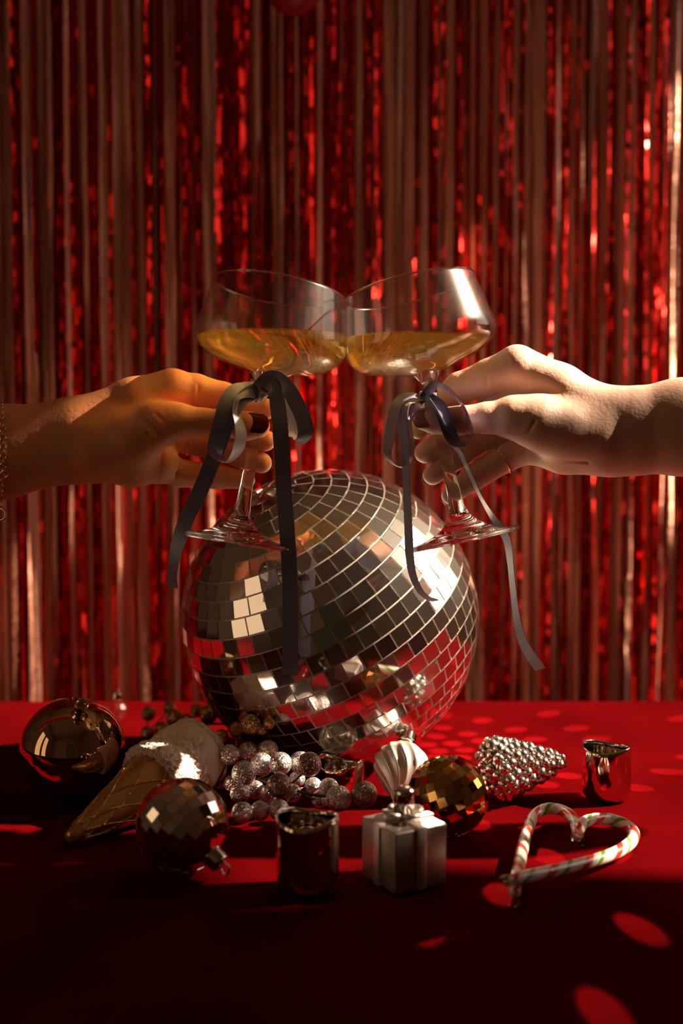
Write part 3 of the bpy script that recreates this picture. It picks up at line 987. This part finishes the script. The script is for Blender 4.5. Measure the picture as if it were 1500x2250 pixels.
# ------------------------------------------------------------------ coupe glasses
def glass(label, wlabel, foot_px, rim_px, dfoot, drim, level_px):
    A = P(*foot_px, dfoot); B = P(*rim_px, drim)
    ax = (B - A); U = ax.length / 566.0; ax.normalize()
    t = empty('coupe_glass', A, label, 'glass', 'coupe glasses')
    foot = [(0, 4), (60, 2.5), (114, 0), (119, 1.2), (122, 4), (122.5, 7), (120.5, 10), (113, 12), (98, 14.5), (78, 19), (58, 27), (43, 37), (31, 48), (24, 58)]
    stem = [(24, 58), (20, 68), (18.5, 76), (16.5, 92), (14.5, 130), (13.5, 180), (12.5, 250), (12, 310), (12.5, 335), (15, 350), (21, 363), (30, 375), (20, 382), (0, 385)]
    s = lambda pr_: [(r * U, z * U) for r, z in pr_]
    link('foot', lathe('foot', s(foot), A, ax, 96, closed_ends=False), M['glass'], t)
    link('stem', lathe('stem', s(stem), A, ax, 64, closed_ends=False), M['glass'], t)
    outer = [(0, 382), (30, 375.5), (60, 384), (95, 393), (128, 404), (150, 417), (162, 430), (167, 443), (167, 456), (164, 474), (158, 505), (152, 536), (146, 566)]
    op = crom(outer, 70)
    inner = [(max(0, r - 3.2 * min(1, r / 20)), z + (5.5 * (1 - min(1, r / 150)) if z < 440 else 0)) for r, z in op]
    inner = [(r, z + 1.0) for r, z in inner]
    prof = [tuple(q) for q in op] + [(inner[-1][0] + 1.6, inner[-1][1] + 1.2)] + list(reversed(inner))
    link('bowl', lathe('bowl', s(prof), A, ax, 128, closed_ends=False), M['thin_glass'], t)
    link('rim', torus('rim', A + ax * (567 * U), ax, 144.6 * U, 2.0 * U, 128, 10), M['glass'], t)
    wi = [(max(0.0, r - .3), z + .3) for r, z in inner if z < 552]
    me = lathe('champagne', s(wi), A, ax, 160, closed_ends=True)
    bm = bmesh.new(); bm.from_mesh(me)
    lev = P(level_px[0], level_px[1], (dfoot + drim) / 2).z
    res = bmesh.ops.bisect_plane(bm, geom=bm.verts[:] + bm.edges[:] + bm.faces[:], plane_co=Vector((0, 0, lev)), plane_no=Vector((0, 0, 1)), clear_outer=True)
    ed = [e_ for e_ in bm.edges if e_.is_boundary and abs(e_.verts[0].co.z - lev) < 1e-5 and abs(e_.verts[1].co.z - lev) < 1e-5]
    bmesh.ops.edgeloop_fill(bm, edges=ed)
    bmesh.ops.recalc_face_normals(bm, faces=bm.faces)
    for f_ in bm.faces: f_.smooth = len(f_.verts) <= 5
    bm.to_mesh(me); bm.free()
    loop_v = [Vector(v.co) for v in me.vertices if abs(v.co.z - lev) < 1e-5]
    w = link('champagne', me, M['wine'])
    tag(w, wlabel, 'drink', 'champagne in the coupe glasses')
    cm = sum(loop_v, Vector()) / len(loop_v)
    loop_v.sort(key=lambda q: math.atan2(q.y - cm.y, q.x - cm.x))
    link('meniscus', tube('meniscus', [q + (cm - q).normalized() * (1.2 * U) + Vector((0, 0, .8 * U)) for q in loop_v[::2]], 1.5 * U, 8, closed=True), M['wine'], w)
    sm = w.modifiers.new('split', 'EDGE_SPLIT'); sm.split_angle = math.radians(50)
    return A, B, ax, U
GD = .780
GL = glass('clear coupe glass held by the hand with dark red nails', 'golden champagne in the coupe held by the hand with dark red nails', (520, 1196), (613, 638), GD - .004, GD + .014, (590, 738))
GR = glass('clear coupe glass held by the paler hand with rose nails', 'golden champagne in the coupe held by the paler hand with rose nails', (1021, 1190), (898, 636), GD - .006, GD + .010, (920, 745))

# ------------------------------------------------------------------ ribbons
ZS = GD / F                                  # metres per pixel at the glasses
def Q(x, y, z):
    """pixel position with an offset in depth, in pixels at the glasses' distance"""
    return P(x, y, GD + z * ZS)

def ribbon(name, pts, width, parent, n=60, curl=0.0, taper=None):
    """pts: (x, y, zoff, alpha): alpha 0 = flat to the viewer, 90 = edge on"""
    c = crom(pts, n)
    pos = [Q(p[0], p[1], p[2]) for p in c]
    vs, fs, prev = [], [], None
    for i in range(n):
        t_ = (pos[min(i + 1, n - 1)] - pos[max(i - 1, 0)]).normalized()
        view = (pos[i] - EYEP).normalized()
        perp = t_.cross(view)
        perp = perp.normalized() if perp.length > 1e-3 else prev
        dep = t_.cross(perp).normalized()
        al = math.radians(c[i][3])
        wd = (perp * math.cos(al) + dep * math.sin(al)).normalized()
        nr = t_.cross(wd).normalized()
        prev = perp
        w = width * ZS
        hth = .00016
        for (u, s) in ((-.5, 1), (-.25, 1), (0, 1), (.25, 1), (.5, 1), (.5, -1), (.25, -1), (0, -1), (-.25, -1), (-.5, -1)):
            vs.append(pos[i] + wd * (u * w) + nr * (s * hth + curl * w * (1 - 4 * u * u)))
    for i in range(n - 1):
        for k in range(10):
            l = (k + 1) % 10
            fs.append((i * 10 + k, i * 10 + l, (i + 1) * 10 + l, (i + 1) * 10 + k))
    fs.append(tuple(range(9, -1, -1))); fs.append(tuple((n - 1) * 10 + k for k in range(10)))
    me = mesh(name, vs, fs)
    o = link(name, me, M['ribbon'], parent)
    es = o.modifiers.new('split', 'EDGE_SPLIT'); es.split_angle = math.radians(60)
    return o

def knot(parent, x, y, z, w, h):
    c = Q(x, y, z)
    me = sphere('knot', Vector((0, 0, 0)), 1, 40, 26)
    for v in me.vertices:
        n_ = v.co.copy()
        f_ = 1 + .16 * math.sin(5 * n_.z + 3 * n_.x) + .10 * math.sin(7 * n_.x - 4 * n_.z)
        v.co = c + Vector((n_.x * w * f_, n_.y * w * .8 * f_, n_.z * h * f_)) * ZS
    me.update()
    return link('knot', me, M['ribbon'], parent)

def C1(x, y): return (280 + x / 3.41, 780 + y / 3.41)
def C2(x, y): return (820 + x / 3.41, 740 + y / 3.41)
def R3(pts): return [(*C1(p[0], p[1]), p[2], p[3]) for p in pts]
def R2(pts): return [(*C2(p[0], p[1]), p[2], p[3]) for p in pts]

rb = empty('ribbon_bow', Q(569, 860, -30), 'wide slate satin ribbon bow tied on the glass stem at left, long flat tails', 'ribbon', 'ribbon bows on the stems')
knot(rb, 569, 858, -26, 19, 23)
ribbon('stem_wrap', [(551, 846, -10, 0), (556, 846, -19, 0), (567, 848, -22, 0), (578, 850, -19, 0), (586, 852, -10, 0)], 26, rb, 16)
# left loop: broad outer band, turn at the bottom, narrow return
ribbon('loop', R3([(960, 265, -36, 10), (880, 262, -56, 25), (800, 285, -80, 12), (745, 370, -96, 0), (715, 480, -104, 0), (680, 610, -106, 5), (660, 700, -104, 25), (672, 765, -98, 62), (715, 798, -92, 85), (770, 785, -90, 75),
                   (825, 710, -92, 55), (850, 610, -94, 50), (838, 510, -92, 58), (815, 420, -84, 66), (835, 340, -66, 60), (890, 290, -46, 45), (960, 265, -28, 30)]), 37, rb, 90)
ribbon('loop', R3([(985, 250, -34, 20), (1030, 185, -40, 35), (1085, 160, -46, 40), (1150, 190, -52, 30), (1215, 270, -56, 15), (1275, 380, -58, 5), (1320, 490, -58, 0), (1335, 575, -56, -10), (1312, 632, -46, -50), (1270, 648, -34, -80),
                   (1240, 590, -24, -150), (1222, 480, -20, -165), (1190, 350, -18, -165), (1140, 260, -20, -150), (1080, 225, -22, -140), (1010, 245, -24, -130)]), 34, rb, 90)
tl1 = [(575, 856, -36, 30), (592, 848, -44, 25), (606, 866, -48, 10), (611, 900, -52, 0), (616, 950, -54, 0), (620, 1010, -48, -4), (624, 1080, -40, 6), (629, 1150, -40, 0), (634, 1220, -40, -6), (637, 1290, -40, 0), (638, 1370, -40, 3), (637, 1440, -40, 0), (636, 1483, -40, 0)]
ribbon('tail', tl1, 34, rb, 80)
tl2 = [(560, 864, -24, 40), (530, 880, -60, 30), (505, 915, -84, 20), (485, 965, -86, 10), (462, 1025, -62, 0), (438, 1082, -42, 5), (412, 1135, -42, 15), (393, 1185, -44, 30), (382, 1235, -46, 48), (379, 1268, -46, 55), (380, 1292, -46, 50)]
ribbon('tail', tl2, 34, rb, 70)

rb = empty('ribbon_bow', Q(928, 875, -30), 'slate satin ribbon bow turned edge-on, on the glass stem at right, curled tails', 'ribbon', 'ribbon bows on the stems')
knot(rb, 930, 874, -26, 13, 16)
ribbon('stem_wrap', [(922, 868, -8, 0), (928, 869, -17, 0), (940, 870, -20, 0), (952, 871, -17, 0), (958, 872, -8, 0)], 18, rb, 16)
ribbon('loop', R2([(360, 470, -30, 70), (300, 448, -40, 60), (220, 462, -50, 52), (165, 530, -56, 48), (140, 640, -58, 46), (115, 770, -58, 48), (105, 880, -56, 60), (140, 945, -46, 82), (210, 972, -36, 88),
                   (268, 935, -30, 80), (288, 850, -28, 72), (282, 740, -26, 72), (268, 640, -26, 70), (280, 560, -26, 64), (340, 510, -26, 60)]), 33, rb, 90)
ribbon('loop', R2([(375, 455, -30, 55), (425, 390, -36, 50), (460, 352, -44, 62), (525, 372, -52, 74), (600, 432, -60, 78), (670, 520, -74, 80), (715, 620, -96, 80), (738, 720, -100, 84), (715, 785, -98, 84), (660, 800, -98, 66), (600, 770, -98, 40),
                   (560, 690, -98, 28), (530, 600, -94, 24), (490, 520, -78, 30), (430, 470, -54, 45), (380, 465, -32, 55)]), 33, rb, 90)
tl = [(925, 876, -34, 70), (905, 880, -58, 66), (890, 892, -72, 62), (886, 930, -76, 60), (889, 980, -64, 62), (892, 1040, -44, 63), (894, 1100, -44, 62), (897, 1160, -44, 60), (899, 1210, -44, 58), (905, 1258, -42, 62), (920, 1295, -38, 68), (938, 1313, -32, 74), (956, 1320, -26, 78)]
ribbon('tail', tl, 34, rb, 80)
R4 = lambda x, y: (840 + x / 3.947, 1000 + y / 3.947)
tl = [(934, 878, -40, 50), (952, 902, -84, 60), (975, 942, -92, 66), (1000, 982, -66, 70)] + [(*R4(x, y), z, a) for x, y, z, a in
     ((690, 20, -38, 76), (770, 190, -40, 76), (855, 370, -40, 78), (945, 520, -42, 70), (1030, 640, -46, 62), (1085, 760, -48, 62), (1110, 950, -46, 68), (1130, 1150, -46, 68), (1160, 1380, -46, 66), (1200, 1570, -46, 58), (1260, 1700, -46, 52), (1320, 1790, -46, 50), (1368, 1858, -46, 50))]
ribbon('tail', tl, 34, rb, 90)

# ------------------------------------------------------------------ hands (one continuous surface each, grown from a distance field)
def cap_sdf(G, a, b, ra, rb_, zs):
    """round cone between a and b; depth axis scaled by zs (flatter bodies)"""
    X, Y, Z = G
    ax_, ay, az = a; bx, by, bz = b
    dx, dy, dz = bx - ax_, by - ay, (bz - az) * zs
    L2 = dx * dx + dy * dy + dz * dz + 1e-6
    px, py, pz = X - ax_, Y - ay, (Z - az) * zs
    h = np.clip((px * dx + py * dy + pz * dz) / L2, 0, 1)
    d = np.sqrt((px - h * dx) ** 2 + (py - h * dy) ** 2 + (pz - h * dz) ** 2)
    return d - (ra + (rb_ - ra) * h)

def smin(a, b, k):
    h = np.clip(.5 + .5 * (b - a) / k, 0, 1)
    return b + (a - b) * h - k * h * (1 - h)

def chain(G, pts, k, zs=1.0):
    d = None
    for p, q in zip(pts[:-1], pts[1:]):
        e_ = cap_sdf(G, p[:3], q[:3], p[3], q[3], zs)
        d = e_ if d is None else smin(d, e_, k)
    return d

def surface_nets(D, origin, h):
    ins = D < 0
    c = [ins[i:ins.shape[0] - 1 + i, j:ins.shape[1] - 1 + j, k:ins.shape[2] - 1 + k] for i in (0, 1) for j in (0, 1) for k in (0, 1)]
    s = sum(x.astype(np.int8) for x in c)
    act = (s > 0) & (s < 8)
    idx = np.argwhere(act)
    vid = np.full(act.shape, -1, np.int64)
    vid[act] = np.arange(len(idx))
    corners = [(i, j, k) for i in (0, 1) for j in (0, 1) for k in (0, 1)]
    val = np.stack([D[idx[:, 0] + i, idx[:, 1] + j, idx[:, 2] + k] for i, j, k in corners], 1)
    acc = np.zeros((len(idx), 3)); cnt = np.zeros(len(idx))
    for a in range(8):
        for b_ in range(a + 1, 8):
            ca, cb = np.array(corners[a]), np.array(corners[b_])
            if np.abs(ca - cb).sum() != 1: continue
            va, vb = val[:, a], val[:, b_]
            cross = (va < 0) != (vb < 0)
            t_ = np.where(cross, va / np.where(cross, va - vb, 1), 0)
            acc += np.where(cross[:, None], ca + t_[:, None] * (cb - ca), 0)
            cnt += cross
    verts = (idx + acc / cnt[:, None]) * h + np.asarray(origin)
    quads = []
    nx_, ny_, nz_ = D.shape
    for axn in range(3):
        sl0 = [slice(1, -1)] * 3; sl1 = [slice(1, -1)] * 3
        sl0[axn] = slice(0, -1); sl1[axn] = slice(1, None)
        A, B = ins[tuple(sl0)], ins[tuple(sl1)]
        e_ = np.argwhere(A != B)
        off = np.array([1, 1, 1]); off[axn] = 0
        g = e_ + off
        fl = A[tuple(e_.T)]
        u, v = (axn + 1) % 3, (axn + 2) % 3
        du = np.zeros(3, int); du[u] = 1
        dv = np.zeros(3, int); dv[v] = 1
        q = np.stack([vid[tuple((g - du - dv).T)], vid[tuple((g - dv).T)], vid[tuple(g.T)], vid[tuple((g - du).T)]], 1)
        q[~fl] = q[~fl][:, ::-1]
        quads.append(q)
    return verts, np.concatenate(quads)

def hand(name, label, mat, palm, fingers, bounds, creases=(), h=2.8):
    (x0, x1), (y0, y1), (z0, z1) = bounds
    gx = np.arange(x0, x1, h, dtype=np.float32); gy = np.arange(y0, y1, h, dtype=np.float32); gz = np.arange(z0, z1, h, dtype=np.float32)
    G = (gx[:, None, None], gy[None, :, None], gz[None, None, :])
    dp = None
    for (pts, zs, k) in palm:
        e_ = chain(G, pts, 20, zs)
        dp = e_ if dp is None else smin(dp, e_, k)
    D = dp
    tot = None
    for (pts, k) in fingers:
        f_ = smin(dp, chain(G, pts, 8), k)
        tot = f_ if tot is None else smin(tot, f_, 2.5)
    D = tot
    for (pts, rr, k) in creases:
        c_ = chain(G, [(*p, rr) for p in pts], 2)
        D = -smin(-D, c_, k)
    D = D.astype(np.float32)
    v, q = surface_nets(D, (x0, y0, z0), h)
    # pixel frame -> world
    d = GD + v[:, 2] * ZS
    rx = (v[:, 0] - 750) / F; ry = -(v[:, 1] - 1125) / F
    dirs = np.array(FW)[None] + rx[:, None] * np.array(RT)[None] + ry[:, None] * np.array(UP)[None]
    w = np.array(EYEP)[None] + dirs * (d / dirs[:, 1])[:, None]
    me = np_mesh(name, w, q)
    bm = bmesh.new(); bm.from_mesh(me)
    bmesh.ops.smooth_vert(bm, verts=bm.verts, factor=.5, use_axis_x=True, use_axis_y=True, use_axis_z=True)
    bmesh.ops.recalc_face_normals(bm, faces=bm.faces)
    bm.to_mesh(me); bm.free()
    me.polygons.foreach_set('use_smooth', [True] * len(me.polygons))
    o = link(name, me, mat)
    tag(o, label, 'person')
    return o

def nail(parent, c, along, normal, ln, wd, mat, arch=.55):
    """c, along, normal in the pixel frame (x right, y down, z away)"""
    a = np.array(along, float); a /= np.linalg.norm(a)
    n_ = np.array(normal, float); n_ -= a * n_.dot(a); n_ /= np.linalg.norm(n_)
    s = np.cross(a, n_)
    vs, fs = [], []
    NU, NV = 16, 12
    for lay, off in ((0, 0), (1, -2.2)):
        for i in range(NU + 1):
            u = -1 + 2 * i / NU
            wmax = (1 - max(0, abs(u) - .35) ** 2 * 1.5 / .65) if u > 0 else (1 - max(0, abs(u) - .5) ** 2 * 1.6)
            wmax = max(wmax, .05) ** .7
            for j in range(NV + 1):
                v = (-1 + 2 * j / NV) * wmax
                p = np.array(c) + a * u * ln / 2 + s * math.sin(v * 1.15) / math.sin(1.15) * wd / 2 + n_ * ((math.cos(v * 1.15) - 1) * wd / 2 * arch - .06 * ln * u * u + off)
                vs.append(Q(*p))
    st_ = (NU + 1) * (NV + 1)
    for i in range(NU):
        for j in range(NV):
            k = i * (NV + 1) + j
            fs.append((k, k + 1, k + NV + 2, k + NV + 1))
            fs.append((st_ + k + NV + 1, st_ + k + NV + 2, st_ + k + 1, st_ + k))
    ring_ = [j for j in range(NV + 1)] + [i * (NV + 1) + NV for i in range(1, NU + 1)] + [NU * (NV + 1) + j for j in range(NV - 1, -1, -1)] + [i * (NV + 1) for i in range(NU - 1, 0, -1)]
    for i in range(len(ring_)):
        p_, q_ = ring_[i], ring_[(i + 1) % len(ring_)]
        fs.append((q_, p_, st_ + p_, st_ + q_))
    me = mesh('fingernail', vs, fs)
    return link('fingernail', me, mat, parent)

palm = [
    ([(-760, 1010, 40, 135), (-350, 1012, 30, 122), (0, 993, 20, 100), (150, 970, 15, 88), (230, 962, 15, 80)], 1.35, 20),
    ([(170, 935, 20, 55), (290, 880, 24, 46), (378, 852, 28, 41)], 1.1, 30),          # index side of the palm
    ([(190, 970, 25, 60), (300, 935, 40, 52), (385, 910, 48, 42)], 1.1, 30),
    ([(190, 1000, 22, 56), (290, 1010, 30, 54), (345, 1015, 40, 46)], 1.1, 26),         # heel
    ([(205, 985, 0, 62), (290, 965, -16, 58), (345, 935, -34, 47), (378, 924, -40, 40)], 1.0, 24),  # ball of the thumb
]
fingers = [
    ([(360, 928, -38, 42), (400, 925, -42, 36), (445, 927, -44, 30), (490, 930, -45, 30), (540, 936, -44, 31), (566, 936, -42, 27)], 14),
    ([(378, 852, 28, 40), (430, 856, 38, 34), (490, 872, 46, 32), (550, 890, 46, 27), (585, 899, 42, 23)], 12),
    ([(380, 905, 50, 40), (470, 930, 66, 31), (545, 955, 58, 28), (582, 968, 44, 24)], 12),
    ([(360, 955, 55, 38), (430, 970, 68, 29), (525, 998, 60, 27), (574, 1017, 44, 23)], 12),
    ([(330, 1015, 45, 42), (395, 1040, 60, 30), (480, 1047, 58, 27), (540, 1055, 46, 20)], 12),
]
creases = [
    ([(402, 815, -12), (408, 840, -14), (404, 870, -10)], 2.0, 5),
    ([(432, 828, 0), (436, 850, 2), (434, 880, 6)], 2.0, 5),
    ([(322, 918, -78), (345, 940, -86), (372, 966, -80)], 1.5, 5),
    ([(338, 905, -82), (360, 926, -86), (388, 958, -80)], 1.5, 5),
    ([(310, 935, -74), (330, 957, -82), (352, 976, -76)], 1.5, 5),
    ([(262, 1018, -52), (310, 1000, -50), (355, 985, -30), (385, 965, -20)], 2.2, 7),
    ([(352, 1060, 0), (350, 1030, -8), (356, 1000, -2)], 2.0, 5),
    ([(383, 1062, 30), (386, 1040, 26), (396, 1015, 34)], 2.0, 4),
]
pl = hand('person', 'tanned hand with dark red nails reaching in from the left, pinching the stem', M['skin_warm'], palm, fingers, ((-900, 640), (780, 1160), (-130, 180)), creases)
nail(pl, (563, 927, -71.5), (1, .14, .06), (.0, -.34, -.94), 58, 46, M['nail_red'])
nail(pl, (596, 975, 60), (.6, .25, -.5), (.75, .2, .62), 26, 30, M['nail_red'])
nail(pl, (589, 1024, 58), (.6, .3, -.5), (.75, .25, .6), 26, 28, M['nail_red'])
nail(pl, (552, 1062, 60), (.8, .2, -.35), (.55, .2, .8), 22, 24, M['nail_red'])

palm = [
    ([(2260, 985, 40, 140), (1850, 975, 30, 128), (1500, 938, 20, 103), (1385, 947, 16, 93), (1290, 945, 15, 82)], 1.35, 20),
    ([(1330, 912, 20, 58), (1230, 855, 22, 52), (1138, 806, 24, 46)], 1.1, 30),
    ([(1320, 945, 25, 60), (1210, 905, 40, 56), (1130, 868, 46, 46)], 1.1, 30),
    ([(1330, 985, 20, 60), (1240, 985, 30, 52), (1180, 980, 40, 42)], 1.1, 26),
    ([(1310, 960, -2, 66), (1235, 945, -18, 60), (1180, 928, -34, 56), (1140, 918, -40, 49)], 1.0, 24),
]
fingers = [
    ([(1160, 922, -38, 50), (1120, 917, -42, 44), (1070, 918, -44, 34), (1010, 924, -45, 31), (955, 924, -44, 29), (932, 921, -42, 25)], 14),
    ([(1135, 806, 22, 47), (1075, 830, 36, 41), (1010, 852, 46, 34), (948, 897, 48, 28), (918, 945, 40, 20)], 12),
    ([(1130, 865, 50, 42), (1045, 925, 68, 31), (965, 977, 60, 29), (934, 994, 46, 24)], 12),
    ([(1140, 925, 56, 38), (1065, 960, 70, 29), (990, 1011, 62, 27), (950, 1044, 48, 22)], 12),
    ([(1170, 975, 40, 40), (1110, 1006, 60, 31), (1040, 1050, 58, 28), (990, 1088, 46, 21)], 12),
]
creases = [
    ([(1070, 782, -4), (1068, 815, -10), (1070, 860, -4)], 2.2, 5),
    ([(1114, 770, -16), (1112, 815, -26), (1120, 855, -24)], 2.2, 6),
    ([(1018, 896, -72), (1014, 922, -78), (1020, 950, -72)], 1.3, 4),
    ([(1130, 968, -80), (1160, 950, -92), (1175, 925, -92)], 1.8, 6),
    ([(1150, 985, -40), (1190, 1008, -36), (1240, 1016, -34), (1290, 1015, -36)], 2.2, 7),
    ([(1158, 1010, 10), (1152, 985, 2), (1150, 965, 6)], 2.0, 5),
]
pr_ = hand('person', 'pale hand with rose nails reaching in from the right, pinching the stem', M['skin_fair'], palm, fingers, ((860, 2410), (740, 1130), (-130, 180)), creases)
nail(pr_, (932, 918, -68.5), (-1, .05, .05), (0, -.30, -.95), 54, 42, M['nail_rose'])
nail(pr_, (905, 942, 52), (-.3, .8, -.3), (-.7, -.2, .7), 24, 26, M['nail_rose'])
nail(pr_, (920, 1000, 60), (-.7, .3, -.4), (-.7, .1, .7), 24, 28, M['nail_rose'])
nail(pr_, (936, 1053, 62), (-.7, .5, -.4), (-.6, .2, .75), 22, 26, M['nail_rose'])
nail(pr_, (980, 1098, 58), (-.7, .6, -.3), (-.5, .3, .8), 20, 24, M['nail_rose'])

# rings
def ring(label, a, b, R, r):
    A, B = Q(*a), Q(*b)
    o = link('finger_ring', torus('finger_ring', A, B - A, R * ZS, r * ZS, 48, 10), M['ring_gold'])
    return tag(o, label, 'ring', 'finger rings')
ring('thin gold ring on the tanned hand with dark red nails', (418, 968, 66), (470, 982, 66), 33.5, 2.8)
ring('thin gold ring on the little finger of the paler hand', (1104, 1010, 60), (1060, 1037, 59), 34.5, 2.8)

# bracelet at the left wrist
bt = empty('bracelet', Q(4, 1092, 20), 'gold chain bracelet on the tanned wrist at the left edge', 'bracelet')
NL = 64
lk = {}
for i in range(NL):
    th = 2 * math.pi * i / NL
    cx = 2 + 6 * math.cos(th)
    p = Q(cx, 993 + 103.5 * math.sin(th), 20 - 78 * math.cos(th))
    p2 = Q(cx, 993 + 103.5 * math.sin(th + .05), 20 - 78 * math.cos(th + .05))
    tdir = (p2 - p).normalized()
    x_, y_, a_ = frame_from(tdir, Vector((1, 0, 0)))
    n_ = x_ if i % 2 else (x_ * .3 + y_).normalized()
    link('chain_link', torus('chain_link', p, n_, .0019, .00055, 14, 6), M['ring_gold'], bt)
link('pendant_ring', torus('pendant_ring', Q(2, 1130, -30), Vector((.3, 1, 0)), .0038, .0007, 26, 8), M['ring_gold'], bt)
link('clasp', torus('clasp', Q(10, 1042, -62), Vector((.2, 1, .2)), .0024, .0007, 20, 8), M['ring_gold'], bt)
link('pendant_chain', tube('pendant_chain', [Q(4, 1092, -20), Q(3, 1105, -27), Q(2, 1119, -30)], .0006, 6), M['ring_gold'], bt)
